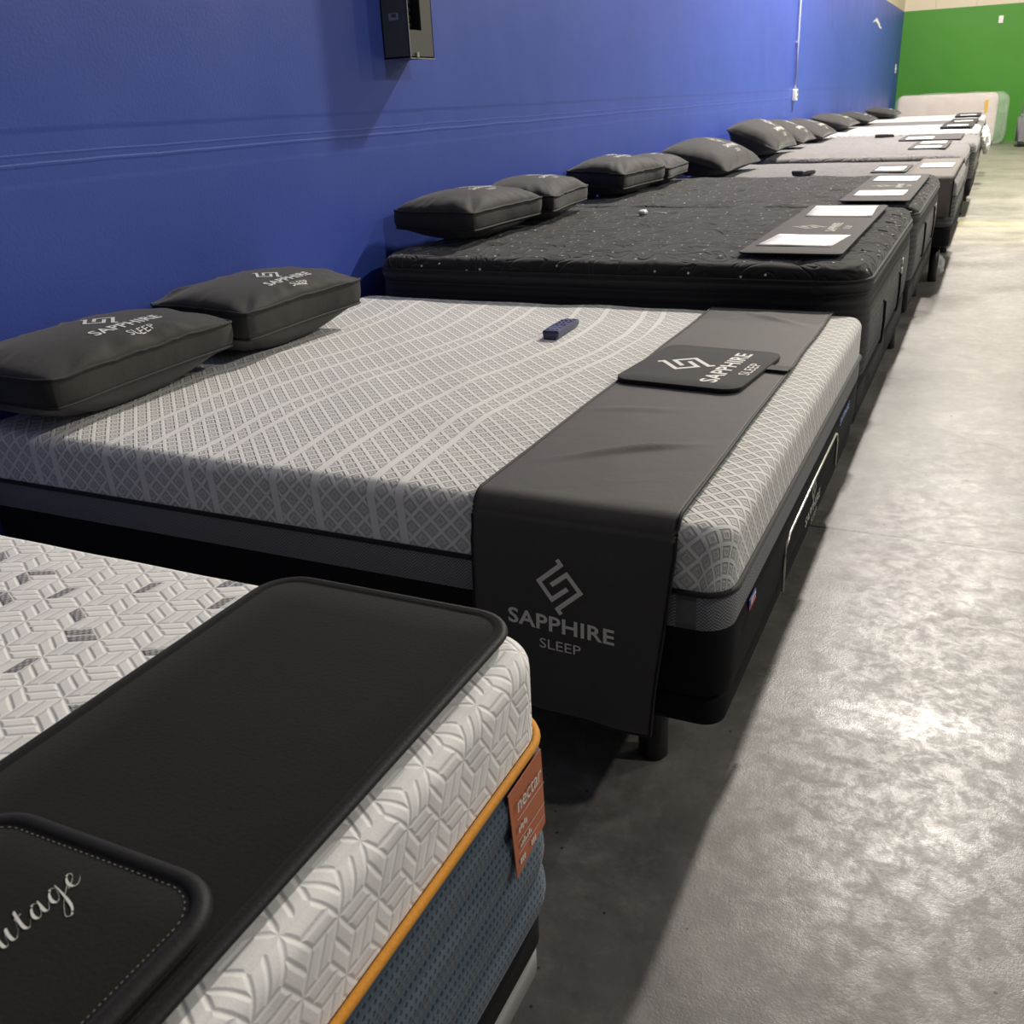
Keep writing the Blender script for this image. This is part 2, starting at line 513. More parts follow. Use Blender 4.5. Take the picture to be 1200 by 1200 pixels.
def lumpy(amp, freq, ztop, seed=0.0, tuft=None, tamp=0.0, rect=None):
    def f(V):
        V = V.copy()
        for i in range(len(V)):
            x, y, z = V[i]
            w = min(1, max(0, (z - (ztop - .06)) / .06))
            d = amp * mnoise.noise((x * freq, y * freq, seed)) * w
            if tuft:
                a, b = x / tuft[0], y / tuft[1]
                r = int(math.floor(b)); fx = (a + .5 * (r % 2)) % 1 - .5; fy = b % 1 - .5
                q = math.hypot(fx * tuft[0], fy * tuft[1])
                d -= tamp * math.exp(-(q / .030) ** 2) * w
                d -= tamp * .5 * math.exp(-((abs(fx) - .5) * tuft[0] / .02) ** 2) * w * .4
            V[i][2] = z + d
        return V
    return f

# ---- lettering (vector outlines, no files)
_txt = {}
def text2d(s, bold=0.0):
    key = (s, bold)
    if key in _txt: return _txt[key]
    cu = bpy.data.curves.new('t', 'FONT'); cu.body = s; cu.size = 1.0; cu.offset = bold; cu.resolution_u = 3
    cu.space_character = 1.0 + bold * 2
    o = bpy.data.objects.new('t', cu); C.objects.link(o)
    dg = bpy.context.evaluated_depsgraph_get(); me = bpy.data.meshes.new_from_object(o.evaluated_get(dg))
    vs = np.array([v.co[:2] for v in me.vertices]); fs = [tuple(p.vertices) for p in me.polygons]
    bpy.data.objects.remove(o); bpy.data.curves.remove(cu); bpy.data.meshes.remove(me)
    vs = vs - vs.min(0); _txt[key] = (vs, fs); return _txt[key]

def fit(s, bold, cx, cy, w, h):
    vs, fs = text2d(s, bold); mx = vs.max(0)
    return [((x / mx[0] - .5) * w + cx, (y / mx[1] - .5) * h + cy) for x, y in vs], fs

def stroke(pts, w):
    """polyline with mitred corners as quads"""
    P = [Vector(p) for p in pts]; n = len(P); L = []; R_ = []
    for i in range(n):
        d0 = (P[i] - P[i - 1]).normalized() if i else (P[1] - P[0]).normalized()
        d1 = (P[i + 1] - P[i]).normalized() if i < n - 1 else d0
        t = (d0 + d1)
        t = t.normalized() if t.length > 1e-6 else d0
        nrm = Vector((-t.y, t.x)); nn = Vector((-d0.y, d0.x))
        k = w / 2 / max(.3, nrm.dot(nn))
        L.append(tuple(P[i] + nrm * k)); R_.append(tuple(P[i] - nrm * k))
    vs = L + R_; fs = [(i + n, i + 1 + n, i + 1, i) for i in range(n - 1)]
    return vs, fs

LOGO = [(-.003, .0535), (.004, .0445), (-.040, .0035), (-.015, -.0275), (.016, -.0005)]
def logo_parts():
    out = []
    a = stroke(LOGO, .0085); b = stroke([(-x, -y) for x, y in LOGO], .0085)
    out += [a, b]
    return out

def brand2d(scale=1.0, dy=.035, part=None):
    vs, fs = [], []
    for v, f in (logo_parts() if part == 'brand_emblem' else []) + ([] if part == 'brand_emblem' else [fit('SAPPHIRE', .022, 0, -.077, .208, .031), fit('SLEEP', 0.0, 0, -.119, .080, .0195)]):
        k = len(vs); vs += [((x) * scale, (y + dy) * scale) for x, y in v]; fs += [tuple(i + k for i in q) for q in f]
    return vs, fs

def printed(name, vs, fs, fn, mat, parent, maxlen=None):
    """2D outline mapped on a surface by fn(u, v) -> world point; fine enough to follow curvature"""
    bm = bmesh.new()
    bv = [bm.verts.new((x, y, 0)) for x, y in vs]
    for f in fs:
        try: bm.faces.new([bv[i] for i in f])
        except ValueError: pass
    bmesh.ops.recalc_face_normals(bm, faces=bm.faces)
    if sum(f.normal.z for f in bm.faces) < 0: bmesh.ops.reverse_faces(bm, faces=bm.faces)
    if maxlen:
        bmesh.ops.triangulate(bm, faces=bm.faces)
        for _ in range(3):
            ed = [e for e in bm.edges if e.calc_length() > maxlen]
            if not ed: break
            bmesh.ops.subdivide_edges(bm, edges=ed, cuts=1)
            bmesh.ops.triangulate(bm, faces=bm.faces)
    for v in bm.verts: v.co = Vector(fn(v.co.x, v.co.y))
    me = bpy.data.meshes.new(name); bm.to_mesh(me); bm.free()
    return link(name, me, mat, parent, smooth=False)

# ------------------------------------------------------------------ pillows
def pillow(cx, cy, zb, L, W, T, gus, label, group, mat='pillow', rz=0.0, tilt=0.0, seed=1.0, brand=1.25, pm='print', pinch=.06, brand_v=.02, roll=0.0, blift=.03, brand_u=0.0):
    """length L runs along the wall, W towards it; gus = height of the side gusset, tilt leans it on the wall"""
    root = thing('pillow', (cx, cy, zb), label, 'pillow', group)
    # the frame of the pillow: u along +y, v towards the wall (-x)
    cz, sz = math.cos(rz), math.sin(rz); ct, st = math.cos(tilt), math.sin(tilt)
    cr_, sr_ = math.cos(roll), math.sin(roll)
    def place(u, v, w):
        v2 = v * ct - w * st; w2 = v * st + w * ct + (W / 2) * st            # tilt lifts the wall side
        u2 = u * cr_ - w2 * sr_; w3 = u * sr_ + w2 * cr_ + abs(L / 2 * sr_)
        X = -v2; Y = u2
        return (cx + X * cz - Y * sz, cy + X * sz + Y * cz, zb + w3)
    A, B = L / 2, W / 2
    def plan(s, t):
        u = A * s * (1 - pinch * (1 - t * t) * abs(s) ** 3) ; v = B * t * (1 - pinch * 1.3 * (1 - s * s) * abs(t) ** 3)
        # rounded corners
        q = (abs(s) ** 8 + abs(t) ** 8) ** .125
        k = max(abs(s), abs(t)) / q if q > 0 else 1
        k = 1 - (1 - k) * .8
        wob = 1 + .012 * mnoise.noise((s * 2.2, t * 2.2, seed * 3.1))
        return u * k * wob, v * k * wob
    def dome(s, t):
        e = max(0, 1 - abs(s) ** 2.6) * max(0, 1 - abs(t) ** 2.6)
        return e ** .55
    def crease(s, t):
        d = min(1 - abs(s), 1 - abs(t))
        an = math.atan2(t, s * 1.8)
        k = math.exp(-((d - .13) / .14) ** 2)
        c = mnoise.noise((math.cos(an) * 5.5, math.sin(an) * 5.5, seed)) + .6 * mnoise.noise((math.cos(an) * 12, math.sin(an) * 12, seed + 4))
        return k * c
    lo = blift; hi = lo + gus
    def top(s, t):
        return hi + T * dome(s, t) * (1 + .10 * mnoise.noise((s * 1.3, t * 1.3, seed))) + .011 * crease(s, t)
    N = 44; g = np.linspace(-1, 1, N + 1)
    # ease towards edges for a rounder shoulder
    g = np.sign(g) * (1 - (1 - np.abs(g)) ** 1.35)
    vs, fs = [], []
    def edge_loop():
        out = [(g[i], -1) for i in range(N)] + [(1, g[j]) for j in range(N)] + [(g[N - i], 1) for i in range(N)] + [(-1, g[N - j]) for j in range(N)]
        return out
    for j in range(N + 1):
        for i in range(N + 1):
            s, t = g[i], g[j]; u, v = plan(s, t); vs.append(place(u, v, top(s, t)))
    for j in range(N):
        for i in range(N):
            a = j * (N + 1) + i; fs.append((a, a + 1, a + N + 2, a + N + 1))
    off = len(vs)
    for j in range(N + 1):
        for i in range(N + 1):
            s, t = g[i], g[j]; u, v = plan(s, t)
            k = min(1, 1.15 * dome(s, t)) ** 1.6
            vs.append(place(u * .985, v * .985, lo - (lo + (v + B) * math.tan(tilt) * .9) * k))
    for j in range(N):
        for i in range(N):
            a = off + j * (N + 1) + i; fs.append((a, a + N + 1, a + N + 2, a + 1))
    loop = edge_loop(); n = len(loop); rows = []
    for q in range(1, 5):
        f = q / 5; b = len(vs); rows.append(b)
        for (s, t) in loop:
            u, v = plan(s, t); bul = 1 + .016 * math.sin(PI * f) + .006 * mnoise.noise((s * 6, t * 6, seed + f))
            vs.append(place(u * bul * (1 - .015 * (1 - f)), v * bul * (1 - .015 * (1 - f)), lo + gus * f))
    idx = lambda s, t: (int(np.argmin(abs(g - t))) * (N + 1) + int(np.argmin(abs(g - s))))
    tl = [idx(s, t) for s, t in loop]; bl = [off + k for k in tl]
    chain = [bl] + [[b + k for k in range(n)] for b in rows] + [tl]
    for a, b in zip(chain[:-1], chain[1:]):
        for k in range(n): fs.append((a[k], a[(k + 1) % n], b[(k + 1) % n], b[k]))
    mesh('cover', vs, fs, mat, root)
    if gus > .02:
        for zz, k in ((hi, 1.0), (lo, .985)):
            tube('piping', [place(plan(s, t)[0] * k * 1.004, plan(s, t)[1] * k * 1.004, zz + (.011 * crease(s, t) if zz == hi else 0)) for s, t in loop], .0042, 'black_pipe', root, closed=True, seg=6)
    if brand:
        def inv(u, v):
            s, t = u / A, v / B
            for _ in range(5):
                pu, pv = plan(max(-1, min(1, s)), max(-1, min(1, t))); s += (u - pu) / A; t += (v - pv) / B
            return max(-1, min(1, s)), max(-1, min(1, t))
        def fn(u, v):
            u2, v2 = u + brand_u, v + brand_v
            s, t = inv(u2, v2)
            p = Vector(place(u2, v2, top(s, t) + .05)); q = Vector(place(u2, v2, top(s, t) - .05))
            hit = tree.ray_cast(p, (q - p).normalized(), .2)
            return tuple(hit[0] + (p - q).normalized() * .0018) if hit[0] is not None else place(u2, v2, top(s, t) + .003)
        tree = BVHTree.FromPolygons([tuple(map(float, v)) for v in vs], [tuple(int(i) for i in f) for f in fs])
        for part in ('brand_emblem', 'brand_lettering'): printed(part, *brand2d(brand, part=part), fn, pm, root, maxlen=.008)
    return root

# ------------------------------------------------------------------ room
def quad_wall(name, vs, nu, nv, mat):
    a, b, c, d = [np.array(v, float) for v in vs]
    V = []; F = []
    for j in range(nv + 1):
        for i in range(nu + 1):
            u, v = i / nu, j / nv; V.append((a * (1 - u) + b * u) * (1 - v) + (d * (1 - u) + c * u) * v)
    for j in range(nv):
        for i in range(nu):
            k = j * (nu + 1) + i; F.append((k, k + 1, k + nu + 2, k + nu + 1))
    return tag(mesh(name, V, F, mat, smooth=False), kind='structure')

def slab(name, b, mat):
    o = boxes(name, [b], mat); return tag(o, kind='structure')
slab('floor', (WALL_X - .2, 14, -6, BACK_Y + .2, -.15, 0), 'floor')
slab('wall_left', (WALL_X - .2, WALL_X, -6, BACK_Y + .2, 0, 9.0), 'blue')
slab('wall_back', (WALL_X, 14, BACK_Y, BACK_Y + .2, 0, 9.0), 'green')

# ------------------------------------------------------------------ wall fittings
def electrical_box():
    x0, x1, y0, y1, z0, z1 = WALL_X, WALL_X + .132, 4.03, 4.245, 1.612, 2.38
    r = thing('electrical_panel', (x0, (y0 + y1) / 2, z0), 'dark grey metal breaker box with open front mounted high on the blue wall', 'electrical box')
    t = .006
    boxes('enclosure', [(x0, x1, y0, y0 + t, z0, z1), (x0, x1, y1 - t, y1, z0, z1), (x0, x1, y0, y1, z0, z0 + t), (x0, x1, y0, y1, z1 - t, z1), (x0, x0 + t, y0, y1, z0, z1)], 'boxgrey', r)
    # front cover with a tall cut-out
    c0, c1, cz = y0 + .006, y0 + .115, z0 + .11
    boxes('front_cover', [(x1 - .004, x1, y0, c0, z0, z1), (x1 - .004, x1, c1, y1, z0, z1), (x1 - .004, x1, c0, c1, z0, cz), (x1 - .004, x1, c0, c1, z1 - .08, z1)], 'boxback', r)
    boxes('cover_lip', [(x1, x1 + .004, y0, y0 + .004, z0, z1), (x1, x1 + .004, y0, y1, z0 - .004, z0)], 'boxedge', r)
    boxes('cover_latch', [(x1, x1 + .008, y0 + .05, y0 + .068, z0 + .002, z0 + .022)], 'boxedge', r)
    k = 0; z = cz + .012
    while z < z1 - .12:
        b = boxes('breaker', [(x0 + .03, x1 - .035, c0 + .004, c1 - .02, z, z + .020)], 'breaker', r, bevel=.002)
        boxes('breaker_switch', [(x1 - .035, x1 - .006, c0 + .004, c0 + .016, z + .009, z + .012)], 'boxedge', b)
        z += .030
    lab = boxes('warning_label', [(x0 + .040, x0 + .088, y0 - .0012, y0, z0 + .150, z0 + .178)], 'boxedge', r)
    boxes('label_symbol', [(x0 + .054, x0 + .078, y0 - .0020, y0 - .0012, z0 + .161, z0 + .175)], 'boxgrey', lab)
electrical_box()

def outlet():
    y = 13.9
    r = thing('conduit_outlet', (WALL_X, y, 1.27), 'white outlet box at the end of a thin painted conduit on the blue wall', 'outlet')
    b = boxes('outlet_box', [(WALL_X, WALL_X + .055, y - .06, y + .06, 1.27, 1.41)], 'white', r, bevel=.006)
    for dz in (.035, .095): boxes('socket', [(WALL_X + .055, WALL_X + .058, y - .022, y + .022, 1.28 + dz - .018, 1.28 + dz + .018)], 'boxgrey', b)
    tube('conduit', [(WALL_X + .025, y, 1.42), (WALL_X + .025, y, 2.0), (WALL_X + .022, y, 4.6)], .014, 'conduit', r)
    for z in (1.95, 3.1): boxes('conduit_clamp', [(WALL_X, WALL_X + .030, y - .03, y + .03, z, z + .02)], 'conduit', r)
outlet()
def wplate(name, loc, size, label, n=(1, 0)):
    x, y, z = loc; w, h = size
    if n[0]: b = (x, x + .012, y - w / 2, y + w / 2, z - h / 2, z + h / 2)
    else: b = (x - w / 2, x + w / 2, y - .012, y, z - h / 2, z + h / 2)
    r = thing(name, (x, y, z), label, 'wall plate')
    boxes('plate', [b], 'white', r, bevel=.003)
    if n[0]: boxes('toggle', [(x + .012, x + .022, y - w * .12, y + w * .12, z - h * .12, z + h * .12)], 'white', r)
    else: boxes('toggle', [(x - w * .12, x + w * .12, y - .022, y - .012, z - h * .12, z + h * .12)], 'white', r)
wplate('wall_switch', (WALL_X, 27.2, 1.75), (.25, .20), 'small white switch plate on the blue wall beside the green corner')
wplate('wall_sensor', (-.34, BACK_Y, 2.70), (.10, .16), 'small white sensor plate high on the green wall', n=(0, 1))
# torn remains of a white sticker
def sticker():
    r = random.Random(3); n = 26; up = []; lo = []
    for k in range(n + 1):
        t = k / n; y = 21.9 + 1.5 * t; z = 2.53 + .05 * math.sin(t * 5)
        h = (.012 + .05 * r.random()) * (1 if .2 < t < .8 else .5)
        up.append((WALL_X + .0015, y, z + h)); lo.append((WALL_X + .0015, y, z - h * .7))
    tag(mesh('sticker_residue', up + lo, [(k, k + 1, n + 2 + k, n + 1 + k) for k in range(n)], 'white', smooth=False), 'torn white sticker residue near the top of the blue wall', 'sticker')
sticker()

# ------------------------------------------------------------------ beds
HX = -2.41
def base_frame(rect, z0, z1, label, legs, mat='black_fab', r=.05, name='adjustable_base', legr=.034):
    x0, x1, y0, y1 = rect
    b = thing(name, ((x0 + x1) / 2, (y0 + y1) / 2, 0), label, 'bed base', 'bases under the display beds')
    pr = [(-.02, z0), (-.004, z0 + .006), (0, z0 + .02), (0, z1 - .015), (-.006, z1 - .004), (-.02, z1)]
    ring('deck', rect, r, pr, mat, b, step=.12, cap=True, bottom=True)
    for (lx, ly) in legs: cyl('leg', lx, ly, 0, z0 + .01, legr, 'blacksteel', b)
    return b

# ---- bed 1: nearest, white woven quilt top with navy border
B1 = (HX, -.377, -1.12, .832)
def bed1():
    r = thing('mattress', ((B1[0] + B1[1]) / 2, (B1[2] + B1[3]) / 2, .53), 'white quilted mattress with orange piping and navy dotted border, nearest the camera', 'mattress', 'mattresses in the row along the blue wall')
    pr = top_prof(.772, .878, .022, .008, B1, step=.05)
    ring('quilted_cover', B1, .055, pr, 'weave', r, step=.03, re=.022, uvmode='top', disp=lumpy(.003, 6, .878, 2.0))
    o = ring('piping', B1, .055, bead(.0048, .768, .004), 'orange', r, step=.04, loop=True); tag(o, 'orange piping')
    bp = [(-.008, .530)]
    for i in range(0, 41):
        z = .533 + (.764 - .533) * i / 40; bp.append((.002 + .006 * abs(math.sin(PI * (z - .53) / .0585)), z))
    ring('border', B1, .055, bp, 'navy', r, step=.04, bottom=True)
    # woven copper label sewn under the piping on the foot side
    X = B1[1] + .0098
    y0, y1, z1 = .705, .788, .763
    lab = mesh('fabric_label', [(X, y0, z1 - .002), (X + .003, y0 + .004, z1 - .10), (X + .002, y0 + .006, z1 - .115), (X + .003, y1 - .002, z1 - .098), (X, y1, z1)], [(0, 1, 2, 3, 4)], 'label_orange', r, smooth=False)
    lab.modifiers.new('thick', 'SOLIDIFY').thickness = .001
    def fn(u, v): return (X + .0045, y0 + u, z1 - .001 + v)
    printed('label_lettering', *[fit('nectar', .004, .042, -.022, .060, .016)[k] for k in (0, 1)], fn, 'print', lab)
    def multi(lst):
        vs, fs = [], []
        for v, f in lst:
            k = len(vs); vs += v; fs += [tuple(i + k for i in q) for q in f]
        return vs, fs
    def bar(x0, x1, y, h): return ([(x0, y), (x1, y), (x1, y + h), (x0, y + h)], [(0, 1, 2, 3)])
    lst = [bar(.010, .078, -.038, .0008), bar(.010, .078, -.066, .0008), bar(.010, .076, -.082, .0008)]
    printed('label_rules', *multi(lst), fn, 'print', lab)
    lst = [bar(.012 + k * .0042, .0145 + k * .0042, -.056 + .002 * (k % 2), .007) for k in range(5)] + [bar(.014 + k * .0042, .0165 + k * .0042, -.077, .004 + .002 * (k % 3)) for k in range(7)] + [bar(.012 + k * .0045, .015 + k * .0045, -.098, .008) for k in range(3)] + [bar(.040 + k * .0045, .043 + k * .0045, -.096, .008) for k in range(3)]
    printed('label_small_lettering', *multi(lst), fn, 'print', lab)
    # thin black foundation and the steel frame it stands on
    fr = (B1[0] + .01, B1[1] - .004, B1[2] + .01, B1[3] - .006)
    f = ring('box_foundation', fr, .05, [(-.01, .474), (.002, .479), (.002, .522), (-.008, .529)], 'black_fab', None, step=.2, cap=True, bottom=True)
    tag(f, 'thin black foundation sandwiched between the navy mattress border and a grey steel frame', 'bed foundation')
    s = thing('steel_bed_frame', (-1.3, 0, 0), 'grey steel angle bed frame with a punched hole, under the nearest bed', 'bed frame')
    xr, yr = B1[1] - .006, B1[3] - .012
    bm_pts = [(-.004, .473), (0, .471), (0, .429), (-.003, .429), (-.003, .468), (-.035, .468), (-.035, .473)]
    ring('rail', (fr[0], xr, fr[2], yr), .045, bm_pts, 'steel', s, step=.2, loop=True)
    hole = []
    for k in range(12): hole.append((xr + .0008, .635 + .009 * math.cos(k * PI / 6), (.450) + .0065 * math.sin(k * PI / 6)))
    mesh('bolt_hole', hole, [tuple(range(12))], 'hole', s, smooth=False)
    for lx in (fr[0] + .2, xr - .22):
        for ly in (fr[2] + .2, yr - .25): cyl('leg', lx, ly, 0, .470, .018, 'steel', s)
bed1()

def foot_mat(rect, z, label, R=.045, th=.007, mat='felt', bind='bind', br=.0055, group=None, name='foot_mat', rz=0.0, inner=True, droop=None):
    cx, cy = (rect[0] + rect[1]) / 2, (rect[2] + rect[3]) / 2
    r = thing(name, (cx, cy, z), label, 'mat', group, rz)
    loc = (rect[0] - cx, rect[1] - cx, rect[2] - cy, rect[3] - cy)
    def put(o): o.parent = r; o.matrix_parent_inverse = Matrix.Identity(4); return o
    half = min(loc[1] - loc[0], loc[3] - loc[2]) / 2
    pr = [(-.002, .0005), (0, .002), (0, th - .001), (-.002, th)]
    if inner: pr += [(-.011, th + .0005), (-.0125, th - .0015), (-.014, th - .0003)]
    pr += [(-half * q, th) for q in (.4, .7, 1.0)]
    put(ring('panel', loc, R, pr, mat, None, step=.04, bottom=True))
    if br: put(ring('binding', loc, R, bead(br, th * .55, -.003, fl=.75), bind, None, step=.04, loop=True))
    return r

def child_local(o, root):
    o.parent = root; o.matrix_parent_inverse = Matrix.Identity(4); return o

z1 = .8895
m1 = foot_mat((-.728, -.404, -.70, .842 - .012), z1, 'long black felt foot mat lying across the white quilted bed', R=.05, group='foot mats on the beds')
m2 = foot_mat((-.668, -.424, .02, .383), z1 + .0095, 'small black mat with silver script lettering on top of the long felt mat', R=.045, mat='felt2', group='foot mats on the beds', br=.0085)
def script_text():
    """pen-drawn script: each stroke is a path whose width follows a broad nib"""
    # letters drawn in units of x-height, slanted by shear; advance along u
    def curve(pts, n=10):
        P = [Vector(p) for p in pts]; out = []
        for i in range(len(P) - 1):
            p0 = P[i - 1] if i else P[i]; p1, p2 = P[i], P[i + 1]; p3 = P[i + 2] if i + 2 < len(P) else P[i + 1]
            for k in range(n):
                t = k / n
                out.append(.5 * ((2 * p1) + (-p0 + p2) * t + (2 * p0 - 5 * p1 + 4 * p2 - p3) * t * t + (-p0 + 3 * p1 - 3 * p2 + p3) * t ** 3))
        out.append(P[-1]); return out
    L = {
     'H': (2.3, [[(.1, 1.7), (.5, 2.1), (.8, 1.9), (.6, .9), (.35, .1), (0, -.1)], [(1.9, 2.2), (1.7, 1.6), (1.45, .6), (1.4, .1), (1.7, 0), (2.3, .4)], [(.2, .9), (.9, 1.1), (1.7, 1.15)]]),
     'e': (.95, [[(-.15, .15), (.35, .45), (.62, .75), (.55, .98), (.3, .9), (.08, .5), (.12, .1), (.4, -.02), (.75, .2), (.95, .5)]]),
     'r': (.9, [[(-.1, .2), (.25, .8), (.3, 1.1), (.35, .95), (.62, .95), (.55, .5), (.55, .08), (.72, 0), (.95, .3)]]),
     'i': (.85, [[(-.1, .25), (.32, .98), (.22, .5), (.2, .08), (.4, -.02), (.85, .45)]]),
     't': (.85, [[(-.1, .35), (.4, 1.5), (.28, .9), (.18, .3), (.25, 0), (.45, .0), (.85, .5)], [(.1, 1.02), (.62, 1.08)]]),
     'a': (1.25, [[(.75, .85), (.5, 1.0), (.2, .7), (.06, .25), (.2, -.02), (.5, .2), (.8, .95)], [(.82, 1.0), (.7, .4), (.7, .05), (.9, 0), (1.25, .5)]]),
     'g': (1.3, [[(.75, .85), (.5, 1.0), (.2, .7), (.06, .25), (.2, -.02), (.5, .2), (.8, .95)], [(.84, 1.05), (.72, .1), (.5, -.9), (.15, -1.35), (-.12, -1.2), (.1, -.75), (.65, -.1), (1.3, .45)]]),
    }
    vs, fs = [], []; u = 0
    for ch in 'Heritage':
        adv, strokes = L[ch]
        for s in strokes:
            c = curve(s); k = len(vs); n = len(c)
            for i, p in enumerate(c):
                d = (c[min(i + 1, n - 1)] - c[max(i - 1, 0)])
                ang = math.atan2(d.y, d.x)
                w = .034 + .175 * max(0, math.sin(-(ang) - .15)) ** 1.5 if d.length else .02
                w *= min(1, 4 * min(i + 2, n - i + 1) / n)
                px = p.x + u + p.y * .22; nx = 1.0
                vs += [(px - w * .5, p.y - w * .1), (px + w * .5, p.y + w * .1 + .001)]
                if abs(d.x) > abs(d.y):
                    vs[-2] = (px, p.y - max(w, .035) * .5); vs[-1] = (px + .001, p.y + max(w, .035) * .5)
            fs += [(k + 2 * i, k + 2 * i + 1, k + 2 * i + 3, k + 2 * i + 2) for i in range(n - 1)]
        if ch == 'i':
            k = len(vs); vs += [(u + .50 + .10 * math.cos(a * PI / 4) + .04 * math.sin(a * PI / 4), 1.42 + .11 * math.sin(a * PI / 4)) for a in range(8)]; fs.append(tuple(k + a for a in range(8)))
        u += adv
    return vs, fs, u
sv, sf, su = script_text()
XH = .0142; AV = .0124; EX = .352    # x-height; end of word along y
m2z = z1 + .0095 + .0078
o = printed('script_lettering', sv, sf, lambda u, v: (-.533 - v * XH - (u - su) * AV * .02, EX - (su - u) * AV, m2z), 'script', m2)
# dashed stitching just inside the binding
def stitches():
    P, N = ringpts((-.668, -.424, .02, .383), .045, -.013, (60, 40), 12)
    vs, fs = [], []; acc = 0; pts = [Vector((p[0], p[1])) for p in P]
    dense = []
    for i in range(len(pts)):
        a, b = pts[i], pts[(i + 1) % len(pts)]; n = max(1, int((b - a).length / .0015))
        for k in range(n): dense.append(a.lerp(b, k / n))
    for i in range(0, len(dense) - 2, 3):
        a, b = dense[i], dense[i + 1]; d = (b - a).normalized() * .0012 if (b - a).length > 0 else Vector((0, .001)); n = Vector((-d.y, d.x)) * .35
        k = len(vs)
        for q in (a - n, a + n, b + d * .3 + n, b + d * .3 - n): vs.append((q.x, q.y, m2z - .0001))
        fs.append((k, k + 1, k + 2, k + 3))
    return vs, fs
a_, b_ = stitches(); mesh('stitching', a_, b_, 'stitch', m2, smooth=False)

# ---- bed 2: grey diamond knit with black runner
B2 = (HX, -.350, 1.612, 3.572)
Z2 = .672
def bed2():
    r = thing('mattress', ((B2[0] + B2[1]) / 2, 2.58, .30), 'light grey diamond knit mattress with black piping and grey mesh band, second bed', 'mattress', 'mattresses in the row along the blue wall')
    pr = top_prof(.540, Z2, .035, .004, B2)
    ring('knit_cover', B2, .06, pr, 'knit', r, re=.035, uvmode='top', disp=lumpy(.006, 5, Z2, 9.0))
    ring('piping', B2, .06, bead(.0065, .536, .004), 'black_pipe', r, step=.04, loop=True)
    ring('mesh_band', B2, .06, [(.002, .458), (.004, .47), (.004, .52), (.001, .534)], 'band', r, step=.04)
    ring('border', B2, .06, [(-.01, .302), (.0, .308), (.003, .34), (.003, .44), (0, .459)], 'black_fab', r, step=.04, bottom=True)
    X = B2[1] + .006
    fr = []
    for y, z in ((2.19, .268), (2.185, .36), (2.20, .392), (2.24, .408), (2.6, .416), (3.0, .420), (3.03, .408), (3.045, .38), (3.045, .30)): fr.append((X, y, z))
    o = tube('trim_frame', fr, .0038, 'silver', r, seg=6); tag(o, 'shiny silver trim outlining a panel')
    lv, lf = [], []
    for v, f in [fit('SAPPHIRE', .02, 0, 0, .25, .030), fit('SLEEP', 0, .03, -.036, .10, .018)]:
        k = len(lv); lv += v; lf += [tuple(i + k for i in q) for q in f]
    ev, ef = [], []
    for v, f in logo_parts():
        k = len(ev); ev += [(x * .8, y * .8 + .052) for x, y in v]; ef += [tuple(i + k for i in q) for q in f]
    printed('brand_emblem', ev, ef, lambda u, v: (X - .001, 2.62 + u, .325 + v), 'print2', r)
    printed('brand_lettering', lv, lf, lambda u, v: (X - .001, 2.62 + u, .325 + v), 'print2', r)
    printed('blue_lettering', *fit('SAPPHIRE', .02, 0, 0, .22, .026), lambda u, v: (X - .001, 3.20 + u, .428 + v), 'blueprint', r)
    t = boxes('flag_label', [(X, X + .0015, 1.775, 1.835, .428, .452)], 'bluelab', r)
    boxes('flag_stripe', [(X + .0015, X + .002, 1.775, 1.835, .428, .434), (X + .0015, X + .002, 1.800, 1.835, .438, .442)], 'red', t)
    boxes('flag_lettering', [(X + .0015, X + .002, 1.790 + k * .009, 1.796 + k * .009, .4345, .4475) for k in range(5)], 'paper', t)
bed2()
base_frame((B2[0] + .01, B2[1] - .006, B2[2] + .012, B2[3] - .012), .225, .301, 'black upholstered adjustable base on round legs under the grey diamond knit mattress', [(-.55, 1.80), (-.55, 3.38), (-2.1, 1.80), (-2.1, 3.38)])

